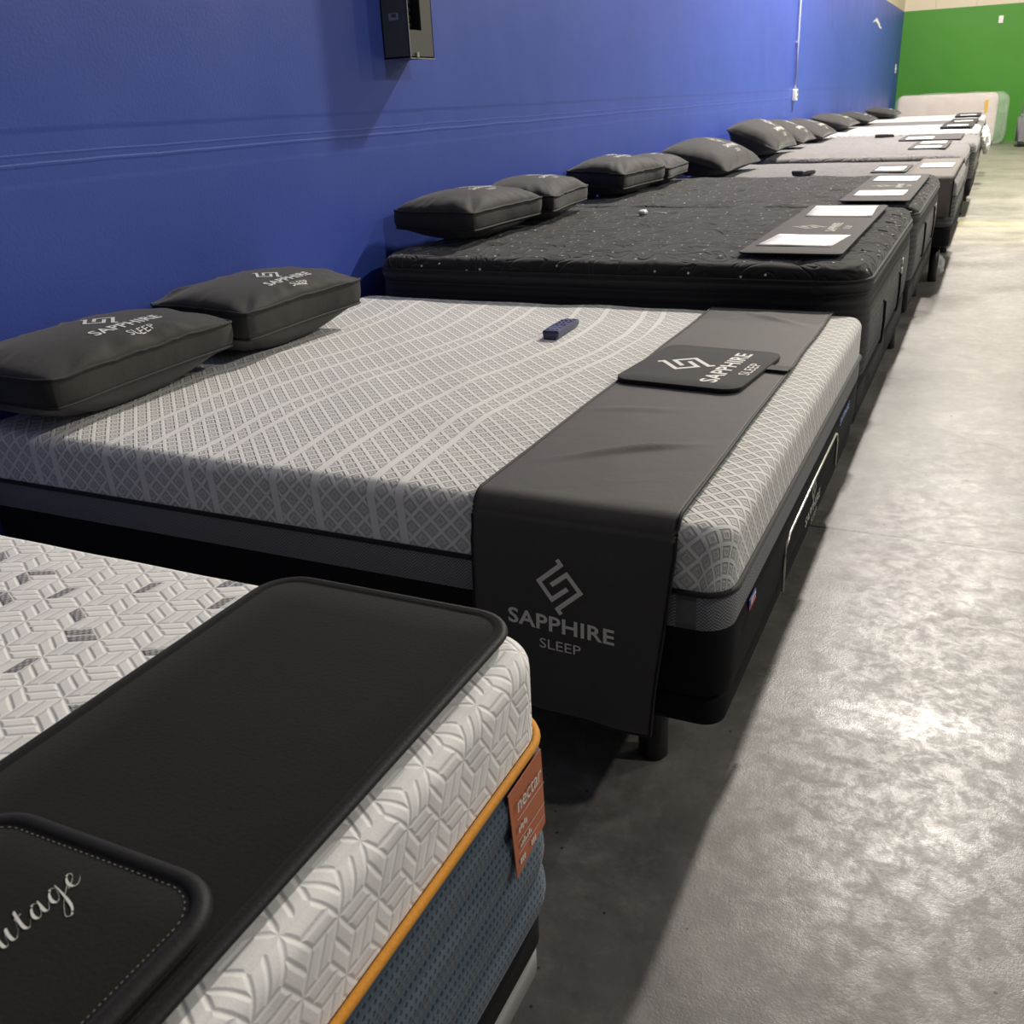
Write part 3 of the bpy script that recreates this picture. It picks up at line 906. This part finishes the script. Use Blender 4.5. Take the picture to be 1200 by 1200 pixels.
def runner():
    r = thing('bed_runner', (-.67, 2.58, Z2), 'charcoal cloth bed runner printed with a brand, draped over the grey knit bed', 'bed runner')
    # path in y-z following the mattress, g = gap
    g = .006; path = []
    yn, yf, zt = B2[2], B2[3], Z2 + .004
    R = .040 + g
    for i in range(16): path.append((yn - g - .004 - .006 * math.sin(i / 15 * PI), .210 + (zt - .035 - .210) * i / 15))
    for i in range(1, 9):
        a = PI - PI / 2 * i / 8; path.append((yn - g + R + R * math.cos(a), zt + g - R + R * math.sin(a)))
    n = 150
    for i in range(1, n): path.append((yn - g + R + (yf - yn + 2 * g - 2 * R) * i / n, zt + g))
    for i in range(0, 9):
        a = PI / 2 - PI / 2 * i / 8; path.append((yf + g - R + R * math.cos(a), zt + g - R + R * math.sin(a)))
    for i in range(1, 8): path.append((yf + g, zt - .035 - (zt - .30) * i / 8))
    NU = 40; vs = []; fs = []
    fold = (.0065, .0)
    def P(y, z, s):
        xl, xr = -.878, -.452
        d = max(0, .62 - z) if y < 2.5 else 0
        xl2 = xl - .005 * d; xr2 = xr - .105 * d
        x = xl2 + (xr2 - xl2) * s + .004 * mnoise.noise((y * 4, z * 4, 0.3))
        if z > Z2 and yn + .05 < y < yf - .05:
            w = math.sin(PI * s) ** .5
            dz = .0035 * max(0, mnoise.noise((s * 2.0, y * 5.0, 2.2))) * w
            for (cy, cs, sl, am) in ((1.93, .45, .30, .009), (1.99, .65, .22, .007), (3.38, .6, -.3, .009), (3.42, .25, .25, .007), (2.25, .35, .1, .005)):
                q = (y - cy - sl * (s - cs)); dz += am * 1.05 * math.exp(-(q / .016) ** 2) * math.exp(-((s - cs) / .22) ** 2)
            return (x, y, z + dz)
        if y < yn + .02 and z < .6:
            return (x, y - .006 - .008 * mnoise.noise((s * 3, z * 5, 8)) - .010 * (.62 - z) * 1.5, z + .012 * (s - .5) * -1)
        return (x, y, z)
    for (y, z) in path:
        for i in range(NU + 1): vs.append(P(y, z, i / NU))
    for j in range(len(path) - 1):
        for i in range(NU):
            a = j * (NU + 1) + i; fs.append((a, a + 1, a + NU + 2, a + NU + 1))
    o = mesh('cloth', vs, fs, 'runner', r)
    sd = o.modifiers.new('thick', 'SOLIDIFY'); sd.thickness = .0025; sd.offset = 1
    for s in (0.0, 1.0):
        k = 0.0
        tube('hem', [tuple(Vector(P(y, z, s)) + Vector((0, 0, .0015 if z > Z2 else 0))) for y, z in path], .0042, 'bind', r, seg=6)
    tube('hem', [P(path[0][0], path[0][1], i / 12) for i in range(13)], .0042, 'bind', r, seg=6)
    def fn(u, v):
        z = .514 + v - .035 * (u)
        t = (z - .21) / (zt - .245)
        p = P(yn - g - .004 - .006 * math.sin(t * PI), z, .42 + u / .42)
        return (-.684 + u, p[1] - .0048, z)
    for part in ('brand_emblem', 'brand_lettering'): printed(part, *brand2d(1.13, 0, part), fn, 'print3', r, maxlen=.02)
runner()

def sapphire_mat():
    cx, cy = -.690, 2.665; z = Z2 + .0165
    r = foot_mat((cx - .178, cx + .178, cy - .215, cy + .215), z, 'square black brand mat with rounded corners lying on the charcoal runner', R=.05, th=.010, mat='neoprene', br=0, group='foot mats on the beds', inner=False, rz=math.radians(-5.5))
    for part in ('brand_emblem', 'brand_lettering'): child_local(printed(part, *brand2d(1.58, .028, part), lambda u, v: (-v, u, .0108), 'print', None), r)
    o = boxes('elastic_loop', [(.172, .238, .035, .085, .003, .006)], 'black_pipe', None); child_local(o, r)
sapphire_mat()

def remote(name, x, y, z, rz, label, mat, L=.235, W=.05, H=.024, btn=True):
    r = thing(name, (x, y, z), label, 'remote control', None, rz)
    b = bmesh.new()
    secs = [(-.5, .80, .75), (-.47, 1, .95), (-.2, 1.0, 1.0), (.2, .98, .95), (.46, .92, .80), (.5, .72, .6)]
    vs = []; fs = []
    for (t, w, h) in secs:
        for (a, c) in ((-.36, 0), (.36, 0), (.47, .35), (.5, .85), (.42, 1), (-.42, 1), (-.5, .85), (-.47, .35)):
            vs.append((a * W * w, t * L, c * H * h))
    n = 8
    for j in range(len(secs) - 1):
        for k in range(n): fs.append((j * n + k, j * n + (k + 1) % n, (j + 1) * n + (k + 1) % n, (j + 1) * n + k))
    fs.append(tuple(reversed(range(n)))); fs.append(tuple((len(secs) - 1) * n + k for k in range(n)))
    child_local(mesh('casing', vs, fs, mat, None, smooth=False), r)
    if btn:
        for j in range(6):
            for i in (-1, 0, 1):
                if j in (2,) and i != 0: continue
                yy = -.36 * L + j * .118 * L; hh = H * .985
                o = boxes('button', [(i * W * .27 - .0045, i * W * .27 + .0045, yy - .0045, yy + .0045, hh - .002, hh + .0012)], 'button', None); child_local(o, r)
    return r
remote('bed_remote', -1.275, 3.045, Z2 + .004, math.radians(3), 'navy remote control with pale buttons lying on the grey diamond knit mattress', 'navyplastic', H=.034, W=.058)

# ---- pillows on bed 2
PL = 'pillows along the blue wall'
pillow(-2.262, 1.960, Z2 + .008, .76, .42, .058, .074, 'large charcoal pillow with white brand print, at the far left edge of the photo', PL, seed=1.3, rz=math.radians(3), brand=1.25, tilt=math.radians(1), blift=.075, brand_v=-.045, brand_u=.025)
pillow(-2.265, 2.70, Z2 + .008, .68, .42, .056, .086, 'charcoal pillow with white brand print, behind the leftmost pillow on the grey knit bed', PL, seed=5.1, rz=math.radians(0), brand=1.12, tilt=math.radians(2), blift=.075, brand_v=-.070, brand_u=.005)

# ---- pillow top beds
def bed_generic(rect, ztop, zmid, zbot, zbase, label, topmat, bordmat, R=.14, pillowtop=.075, tufts=None, seed=0.0, legs=None, basemat='black_fab', blabel='', step=.045, handles=(), crown=.02, seams=(), name='mattress', re=.05):
    r = thing(name, ((rect[0] + rect[1]) / 2, (rect[2] + rect[3]) / 2, zbot), label, 'mattress', 'mattresses in the row along the blue wall')
    pr = top_prof(ztop - pillowtop * .35 if pillowtop else zmid, ztop, min(re, pillowtop * .34 if pillowtop else re), crown, rect, step=step)
    if pillowtop:
        zs = ztop - pillowtop
        pt = top_prof(zs + pillowtop * .45, ztop, pillowtop * .5, crown, rect, step=step)
        ring('plush_top', rect, R, pt, topmat, r, re=pillowtop * .5, uvmode='top', disp=lumpy(.010, 6, ztop + crown * .5, seed, tufts, .016) if tufts else lumpy(.006, 5, ztop, seed), step=.035)
        ring('piping', rect, R, bead(.006, zs + pillowtop * .45, .002), 'black_pipe', r, step=.05, loop=True)
        k = pillowtop * .45
        ring('gusset', rect, R, [(-.012, zs)] + [(.010 * math.sin(PI * i / 8), zs + k * i / 8) for i in range(1, 8)] + [(0, zs + k)], bordmat, r, step=.05)
        ring('piping', rect, R, bead(.006, zs - .002, -.002), 'black_pipe', r, step=.05, loop=True)
        ztb = zs - .004
    else:
        ring('knit_top', rect, R, top_prof(zmid, ztop, re, crown, rect, step=step), topmat, r, re=re, uvmode='top', disp=lumpy(.005, 5, ztop, seed), step=.05)
        ring('piping', rect, R, bead(.006, zmid, .003), 'black_pipe', r, step=.05, loop=True)
        ztb = zmid - .003
    pb = [(-.02, zbot), (-.002, zbot + .012)]
    for i in range(1, 12): pb.append((.006 * math.sin(PI * i / 12), zbot + .012 + (ztb - zbot - .012) * i / 12))
    pb.append((-.004, ztb))
    ring('border', rect, R, pb, bordmat, r, step=.05, bottom=True)
    for (y, za, zb_) in handles:
        X = rect[1] + .006
        h = tube('handle_strap', [(X, y, za), (X + .008, y, za - .01), (X + .010, y, (za + zb_) / 2), (X + .008, y, zb_ + .01), (X, y, zb_)], .006, 'black_pipe', r, seg=6)
    if legs is not None:
        base_frame((rect[0] + .01, rect[1] - .006, rect[2] + .015, rect[3] - .015), zbase, zbot - .001, blabel, legs)
    return r

def std_legs(rect, dx=.10, dy=.2): return [(rect[1] - dx, rect[2] + dy), (rect[1] - dx, rect[3] - dy), (rect[0] + .25, rect[2] + dy), (rect[0] + .25, rect[3] - dy)]
B3 = (HX, -.355, 3.63, 5.60); Z3 = .825
B4 = (HX, -.345, 5.72, 7.78); Z4 = .812
b3 = bed_generic(B3, Z3, 0, .40, .235, 'black plush pillow-top mattress with white specks, third bed behind the grey knit one', 'black_top', 'rib', pillowtop=.10, tufts=(.30, .24), seed=3.0, legs=std_legs(B3, .16), blabel='black base under the nearer speckled black mattress', handles=((4.25, .60, .42), (4.93, .60, .42)), crown=.012)
b4 = bed_generic(B4, Z4, 0, .40, .235, 'charcoal speckled plush mattress beyond the nearer black pillow-top one', 'black_top2', 'rib3', pillowtop=.09, tufts=(.30, .24), seed=8.0, legs=std_legs(B4, .09, .22), blabel='black base on round legs under the farther speckled black mattress', handles=((6.35, .66, .46), (7.2, .66, .46)), crown=.010)
# stitched loops round the foot edge of the two pillow tops
def foot_ticks(root, rect, z, mat='print2', y0=.2, y1=.95, n=9, name='edge_stitch'):
    for k in range(n):
        y = rect[2] + (rect[3] - rect[2]) * (y0 + (y1 - y0) * k / (n - 1))
        tube(name, [(rect[1] - .075, y, z + .004), (rect[1] - .04, y + .003, z - .001), (rect[1] - .012, y, z - .024)], .0024, 'black_pipe', root, seg=5)
        boxes('tuft_stitch', [(rect[1] - .018, rect[1] - .004, y - .004, y + .004, z - .020, z - .014)], mat, root)
foot_ticks(b3, B3, Z3, n=6); foot_ticks(b4, B4, Z4, n=9)
boxes('side_label', [(B3[1] + .006, B3[1] + .009, 5.05 + k * .0, 5.11, .615 - k * .045, .64 - k * .045) for k in range(3)], 'print2', b3)
boxes('side_label', [(B4[1] + .006, B4[1] + .009, 7.42, 7.50, .62 - k * .05, .645 - k * .05) for k in range(3)], 'print2', b4)

# beds further off
B5 = (HX, -.240, 8.00, 9.90); Z5 = .760
B6 = (HX, -.275, 10.10, 12.05); Z6 = .795
B7 = (HX, -.225, 12.35, 14.30); Z7 = .785
B8 = (HX, -.270, 14.70, 16.65); Z8 = .820
B9 = (HX, -.270, 16.90, 18.85); Z9 = .800
B10 = (HX, -.280, 19.20, 21.15); Z10 = .820
b5 = bed_generic(B5, Z5, .64, .42, .28, 'light grey knit mattress with taupe runner, fifth bed in the row', 'grey_top', 'rib2', R=.10, pillowtop=0, legs=std_legs(B5), blabel='black base under the light grey bed with a taupe runner', seed=4.0)
b6 = bed_generic(B6, Z6, .70, .40, .22, 'grey knit mattress with a dark mat and two sheets of paper at its foot', 'grey_top', 'rib2', R=.10, pillowtop=0, legs=std_legs(B6), blabel='black base under the sixth bed, past the taupe runner', seed=5.0)
b7 = bed_generic(B7, Z7, .68, .40, .22, 'grey knit mattress just before the bright white one', 'grey_top', 'rib2', R=.10, pillowtop=0, legs=std_legs(B7), blabel='black base under the grey bed just before the bright white one', seed=6.0)
b8 = bed_generic(B8, Z8, .70, .40, .22, 'bright white mattress, nearer of the two white ones near the far end', 'white_top', 'rib2', R=.10, pillowtop=0, legs=std_legs(B8), blabel='dark base under the nearer white mattress', seed=7.0)
b9 = bed_generic(B9, Z9, .70, .40, .22, 'mid grey mattress between the two white ones near the far end', 'grey_top2', 'rib2', R=.10, pillowtop=0, legs=std_legs(B9), blabel='dark base under the grey mattress between the two white ones', seed=8.0)
b10 = bed_generic(B10, Z10, .72, .40, .22, 'cream white mattress, last bed before the leaning mattress', 'white_top', 'rib2', R=.10, pillowtop=0, legs=std_legs(B10), blabel='dark base under the last bed of the row', seed=9.0)

# ---- mats and papers
def sheet(x0, x1, y0, y1, z, label, group='paper sheets on the foot mats', skew=0.0, lines=True):
    cx, cy = (x0 + x1) / 2, (y0 + y1) / 2
    r = thing('paper_sheet', (cx, cy, z), label, 'paper', group)
    vs, fs = [], []; N = 6
    for j in range(N + 1):
        for i in range(N + 1):
            a, b = i / N, j / N; vs.append((x0 + (x1 - x0) * a + skew * (b - .5), y0 + (y1 - y0) * b, z + .001 + .004 * max(0, mnoise.noise((a * 2, b * 2, cx * 7 + cy)))))
    for j in range(N):
        for i in range(N): k = j * (N + 1) + i; fs.append((k, k + 1, k + N + 2, k + N + 1))
    o = mesh('page', vs, fs, 'paper', r)
    o.modifiers.new('t', 'SOLIDIFY').thickness = .0008
    return r

def brand_on(root, cx, cy, z, scale, mat='print', dv=0.03):
    for part in ('brand_emblem', 'brand_lettering'): printed(part, *brand2d(scale, dv, part), lambda u, v: (cx - v, cy + u, z), mat, root)
zm3 = Z3 + .018
t3 = foot_mat((-.845, -.468, 3.76, 5.42), zm3, 'charcoal foot mat with two white sheets on the nearer speckled black mattress', R=.035, th=.008, mat='greymat', br=.005, group='foot mats on the beds', inner=False)
brand_on(t3, -.665, 4.52, zm3 + .0095, 1.35, 'print2')
sheet(-.80, -.515, 3.93, 4.26, zm3 + .009, 'nearer white sheet on the charcoal mat of the speckled black bed', skew=.03)
sheet(-.80, -.500, 4.90, 5.36, zm3 + .009, 'farther white sheet on the charcoal mat of the speckled black bed', skew=-.02)
zm4 = Z4 + .018
t4 = foot_mat((-.755, -.395, 5.76, 7.50), zm4, 'charcoal foot mat on the farther speckled black mattress', R=.03, th=.008, mat='greymat', br=.005, group='foot mats on the beds', inner=False)
brand_on(t4, -.575, 6.62, zm4 + .0095, 1.25, 'print2')
sheet(-.715, -.445, 6.00, 6.32, zm4 + .009, 'nearer white sheet on the farther charcoal mat')
sheet(-.715, -.445, 6.95, 7.32, zm4 + .009, 'farther white sheet on the farther charcoal mat, beside the taupe runner')
# white tag with a wire
def small_tag():
    r = thing('cable_plug', (-1.63, 5.05, Z3 + .012), 'small white plug with a short wire on the speckled black mattress', 'plug')
    boxes('plug_body', [(-1.66, -1.62, 5.03, 5.08, Z3 + .014, Z3 + .040)], 'white', r, bevel=.006)
    tube('wire', [(-1.62, 5.06, Z3 + .024), (-1.57, 5.07, Z3 + .028), (-1.52, 5.09, Z3 + .020)], .003, 'white', r, seg=6)
small_tag()

def far_runner():
    r = thing('bed_runner', (-.46, 9.0, Z5), 'taupe cloth runner across the foot of the light grey bed', 'bed runner')
    zt = Z5 + .026; y0, y1 = B5[2] - .012, B5[3] + .012; path = [(y0, .50), (y0, .58), (y0, zt - .05)]
    for i in range(0, 7):
        a = PI - PI / 2 * i / 6; path.append((y0 + .05 + .05 * math.cos(a), zt - .05 + .05 * math.sin(a)))
    for i in range(1, 20): path.append((y0 + .05 + (y1 - y0 - .1) * i / 20, zt))
    for i in range(0, 7):
        a = PI / 2 - PI / 2 * i / 6; path.append((y1 - .05 + .05 * math.cos(a), zt - .05 + .05 * math.sin(a)))
    path.append((y1, .45))
    vs, fs = [], []; N = 8
    for y, z in path:
        for i in range(N + 1): vs.append((-.60 + .35 * i / N - (.01 if i == N else 0), y, z - (.004 if i == N and z > zt - .001 else 0)))
    for j in range(len(path) - 1):
        for i in range(N): a = j * (N + 1) + i; fs.append((a, a + 1, a + N + 2, a + N + 1))
    o = mesh('cloth', vs, fs, 'taupe', r); o.modifiers.new('t', 'SOLIDIFY').thickness = .003
    tube('hem', [(-.262, y, z) for y, z in path], .004, 'bind', r, seg=6)
far_runner()
sheet(-.55, -.31, 8.75, 9.20, Z5 + .031, 'white sheet lying on the taupe runner')
t5 = foot_mat((-.88, -.62, 8.35, 9.10), Z5 + .024, 'small dark mat beside the taupe runner on the light grey bed', R=.03, th=.008, mat='greymat', br=.004, group='foot mats on the beds', inner=False)
sheet(-.86, -.65, 8.45, 8.85, Z5 + .034, 'white sheet on the small dark mat beside the taupe runner')
remote('bed_remote', -1.36, 8.25, Z5 + .024, math.radians(-20), 'dark remote lying on the light grey bed with the taupe runner', 'remdark', L=.22, W=.10, H=.04, btn=False)
t6 = foot_mat((-.80, -.46, 10.70, 12.05), Z6 + .024, 'dark foot mat with two white sheets on the sixth bed', R=.03, th=.008, mat='greymat', br=.006, group='foot mats on the beds', inner=False)
sheet(-.75, -.51, 10.78, 11.08, Z6 + .034, 'nearer white sheet on the sixth bed')
sheet(-.75, -.50, 11.55, 11.95, Z6 + .034, 'farther white sheet on the sixth bed')
t7 = foot_mat((-1.05, -.40, 12.60, 13.9), Z7 + .024, 'wide dark mat on the grey bed just before the white one', R=.03, th=.008, mat='greymat', br=.006, group='foot mats on the beds', inner=False)
sheet(-.99, -.70, 12.75, 13.25, Z7 + .034, 'white sheet on the wide dark mat before the white bed')
remote('bed_remote', -1.30, 13.6, Z7 + .024, math.radians(-80), 'dark remote near the far edge of the grey bed before the white one', 'remdark', L=.22, W=.10, H=.04, btn=False)
for i, (b, z, lab) in enumerate(((B8, Z8, 'nearer white'), (B9, Z9, 'grey one between the two white'), (B10, Z10, 'last cream white'))):
    foot_mat((b[1] - .47, b[1] - .08, b[2] + .15, b[3] - .2), z + .030, 'black mat at the foot of the %s bed' % lab, R=.03, th=.012, mat='neoprene', br=.006, group='foot mats on the beds', inner=False)
    sheet(b[1] - .40, b[1] - .14, b[2] + .35, b[2] + .75, z + .044, 'pale sheet on the black mat of the %s bed' % lab)

# ---- pillows of the other beds
zp3 = Z3 + .020
pillow(-2.23, 4.25, zp3, .74, .44, .075, .075, 'charcoal gusset pillow on the speckled black bed, nearer of its two', PL, seed=2.2, rz=math.radians(-2), brand=1.1, tilt=math.radians(1), blift=.055, brand_v=-.02)
pillow(-2.22, 4.96, zp3, .70, .44, .075, .070, 'charcoal gusset pillow on the speckled black bed, farther of its two', PL, seed=6.7, rz=math.radians(6), brand=1.05, tilt=math.radians(2), blift=.055, brand_v=-.03)
zp4 = Z4 + .020
pillow(-2.27, 6.42, zp4, .78, .42, .080, .085, 'greyish gusset pillow with white print, first on the farther speckled bed', PL, seed=3.9, rz=math.radians(-3), brand=1.1, tilt=math.radians(4), blift=.05)
pillow(-2.27, 7.18, zp4, .70, .42, .075, .060, 'greyish gusset pillow with white print, second on the farther speckled bed', PL, seed=9.4, rz=math.radians(4), brand=1.0, tilt=math.radians(3), blift=.05)
def fluffy(y, z, L, label, seed, T=.14, tilt=24, W=.56, x=-2.17, brand=1.7, rz=0):
    return pillow(x, y, z, L, W, T, .012, label, PL, mat='pillow2', seed=seed, tilt=math.radians(tilt), brand=brand, pm='print2', pinch=.09, rz=math.radians(rz), blift=.05, brand_v=-.045)
fluffy(8.50, Z5 + .026, 1.30, 'big plump dark pillow alone on the bed with the taupe runner', 2.5, T=.125, tilt=15, W=.60)
fluffy(10.45, Z6 + .026, 1.10, 'plump dark pillow propped on the wall, first on the sixth bed', 4.4, T=.14, tilt=22)
fluffy(11.75, Z6 + .026, .95, 'dark pillow in the middle of the far pillow line, second on the sixth bed', 7.1, T=.10, tilt=20)
fluffy(13.25, Z7 + .026, 1.3, 'dark pillow with pale print on the grey bed before the white one', 5.8, T=.08, tilt=18)
fluffy(15.5, Z8 + .026, 1.4, 'dark pillow on the nearer white bed', 1.8, T=.07, tilt=14)
fluffy(17.9, Z9 + .026, 1.4, 'dark pillow on the grey bed between the white ones', 3.3, T=.06, tilt=12)
fluffy(20.2, Z10 + .026, 1.4, 'rounded black pillow on the last bed, in front of the leaning mattress', 6.1, T=.06, tilt=10, x=-2.0)

# ---- leaning mattress in plastic, at the green wall
def leaning():
    r = thing('wrapped_mattress', (-1.2, 26.7, 0), 'cream mattress wrapped in clear plastic standing on edge against the green wall', 'mattress')
    x0, x1, h, d = -2.33, -.15, 1.125, .28
    def xf(o, c0):
        for v in o.data.vertices:
            x, y, z = v.co          # ring built flat: x, y -> x, height; z -> depth
            yy = 26.6 + (z) ; zz = y
            v.co = (x, yy + zz * .10, zz + .01)
        o.data.update(); return o
    o = ring('core', (x0, x1, 0, h), .12, [(-.06, 0), (-.02, .01), (0, .04), (0, d - .04), (-.02, d - .01), (-.06, d)], 'cream', None, cap=True, bottom=True); xf(o, 0); child_local(o, None); o.parent = r; o.matrix_parent_inverse = Matrix.Translation(-Vector(r.location))
    def wr(V):
        for i in range(len(V)):
            x, y, z = V[i]; k = .03 * mnoise.noise((x * 3, y * 4, z * 5))
            V[i] = (x + k, y + k * .8, z + .02 * mnoise.noise((x * 5, y * 5, 3)))
        return V
    p = ring('plastic_wrap', (x0 - .05, x1 + .24, 0, h + .02), .20, [(-.9, -.02), (-.5, -.025), (-.2, -.02), (-.06, -.015), (0, .04), (0, d - .04), (-.06, d + .015)], 'film', None, step=.06, disp=wr); xf(p, 0); p.parent = r; p.matrix_parent_inverse = Matrix.Translation(-Vector(r.location))
    s = boxes('warning_sticker', [(-.42, -.35, 26.65, 26.66, .72, .98)], 'yellow', r)
leaning()

def sofa():
    r = thing('sofa', (1.3, 26.2, 0), 'grey upholstered sofa at the right edge in front of the green wall', 'sofa')
    x0 = .30
    boxes('base', [(x0 + .05, 2.4, 25.55, 26.55, .07, .40)], 'sofa', r, bevel=.03)
    boxes('arm', [(x0, x0 + .22, 25.50, 26.60, .06, .66)], 'sofa', r, bevel=.06, seg=4)
    boxes('arm', [(2.22, 2.44, 25.50, 26.60, .06, .66)], 'sofa', r, bevel=.06, seg=4)
    boxes('backrest', [(x0 + .07, 2.38, 26.35, 26.75, .30, 1.12)], 'sofa', r, bevel=.09, seg=4)
    for k in range(2): boxes('seat_cushion', [(x0 + .22 + k * .91, x0 + 1.12 + k * .91, 25.50, 26.35, .40, .56)], 'sofa', r, bevel=.05, seg=4)
    for k in range(2): boxes('back_cushion', [(x0 + .22 + k * .91, x0 + 1.12 + k * .91, 26.15, 26.42, .55, 1.05)], 'sofa', r, bevel=.07, seg=4)
    for x in (x0 + .1, 2.3):
        for y in (25.6, 26.6): cyl('leg', x, y, 0, .08, .025, 'blacksteel', r)
sofa()

# ---- crumpled plastic
def crumple(name, loc, size, label, mat, seed, cat='plastic bag', amp=.5, group=None):
    bm = bmesh.new(); bmesh.ops.create_icosphere(bm, subdivisions=4, radius=1)
    lo = 9
    for v in bm.verts:
        p = v.co.copy(); n = abs(mnoise.noise(p * 2.2 + Vector((seed, 0, 0)))) + .6 * abs(mnoise.noise(p * 5 + Vector((0, seed, 0))))
        q = p * (1 - amp * n)
        v.co = Vector((q.x * size[0], q.y * size[1], q.z * size[2])); lo = min(lo, v.co.z)
    for v in bm.verts: v.co += Vector((loc[0], loc[1], loc[2] - lo))
    me = bpy.data.meshes.new(name); bm.to_mesh(me); bm.free()
    return tag(link(name, me, mat), label, cat, group)
crumple('plastic_bag', (-.33, 8.40, 0.001), (.07, .16, .10), 'crumpled clear plastic on the floor beyond the black bed leg', 'film2', 1.0)
crumple('plastic_bag', (-.56, 7.75, 0.001), (.05, .08, .09), 'small wad of clear plastic left of the black bed leg', 'film2', 4.0)
crumple('plastic_bag', (-.50, 5.35, 0.001), (.08, .25, .12), 'clear plastic wad under the foot of the nearer speckled bed', 'film2', 9.0)
crumple('white_bag', (-.20, 16.2, 0.52), (.06, .20, .16), 'white plastic bag hanging at the foot of the nearer white bed', 'whitebag', 2.0)
crumple('white_bag', (-.19, 18.2, 0.30), (.07, .25, .18), 'lower white plastic bag below the foot of the grey bed', 'whitebag', 6.0)

# ------------------------------------------------------------------ lights
def area(name, loc, size, power, col=(1, .93, .84), size_y=None, rot=(0, 0, 0)):
    l = bpy.data.lights.new(name, 'AREA'); l.shape = 'DISK' if size_y is None else 'RECTANGLE'; l.size = size
    if size_y: l.size_y = size_y
    l.energy = power; l.color = col
    o = bpy.data.objects.new(name, l); C.objects.link(o); o.location = loc; o.rotation_euler = rot
    return o
for k, y in enumerate((12.6, 21.0)):
    area('bay_and_fill_lamp', (.12, y, 8.0), .5, 1800 if k == 0 else 700)
for y in (4.0, 12.6, 21.0):
    area('bay_and_fill_lamp', (8.5, y, 8.0), .5, 480)  # unseen side row, added as soft fill on the foot ends and floor
w = bpy.data.worlds.new('w'); bpy.context.scene.world = w; w.use_nodes = True
w.node_tree.nodes['Background'].inputs[0].default_value = (.80, .86, 1.0, 1)
w.node_tree.nodes['Background'].inputs[1].default_value = .10

# ------------------------------------------------------------------ camera
cam = bpy.data.cameras.new('camera'); co = bpy.data.objects.new('camera', cam); C.objects.link(co)
f = 1135.0; cam.sensor_width = 36; cam.lens = f / 1200 * 36; cam.clip_start = .05; cam.clip_end = 200
def dd(p): return np.array([p[0] - 600, p[1] - 600, f])
Y = dd((1182, 92)); Y /= np.linalg.norm(Y)
X0 = -dd((-1883, 243)); X = X0 - Y * X0.dot(Y); X /= np.linalg.norm(X)
Z = np.cross(X, Y); R = np.stack([X, Y, Z])
rt, up, bk = R[:, 0], -R[:, 1], -R[:, 2]
co.matrix_world = Matrix(((rt[0], up[0], bk[0], 0), (rt[1], up[1], bk[1], 0), (rt[2], up[2], bk[2], CAM_Z), (0, 0, 0, 1)))
cam.dof.use_dof = True; cam.dof.focus_distance = 1.9; cam.dof.aperture_fstop = 16
sc = bpy.context.scene; sc.camera = co
sc.view_settings.view_transform = 'Standard'; sc.view_settings.look = 'None'; sc.view_settings.gamma = 1; sc.view_settings.exposure = 0.15
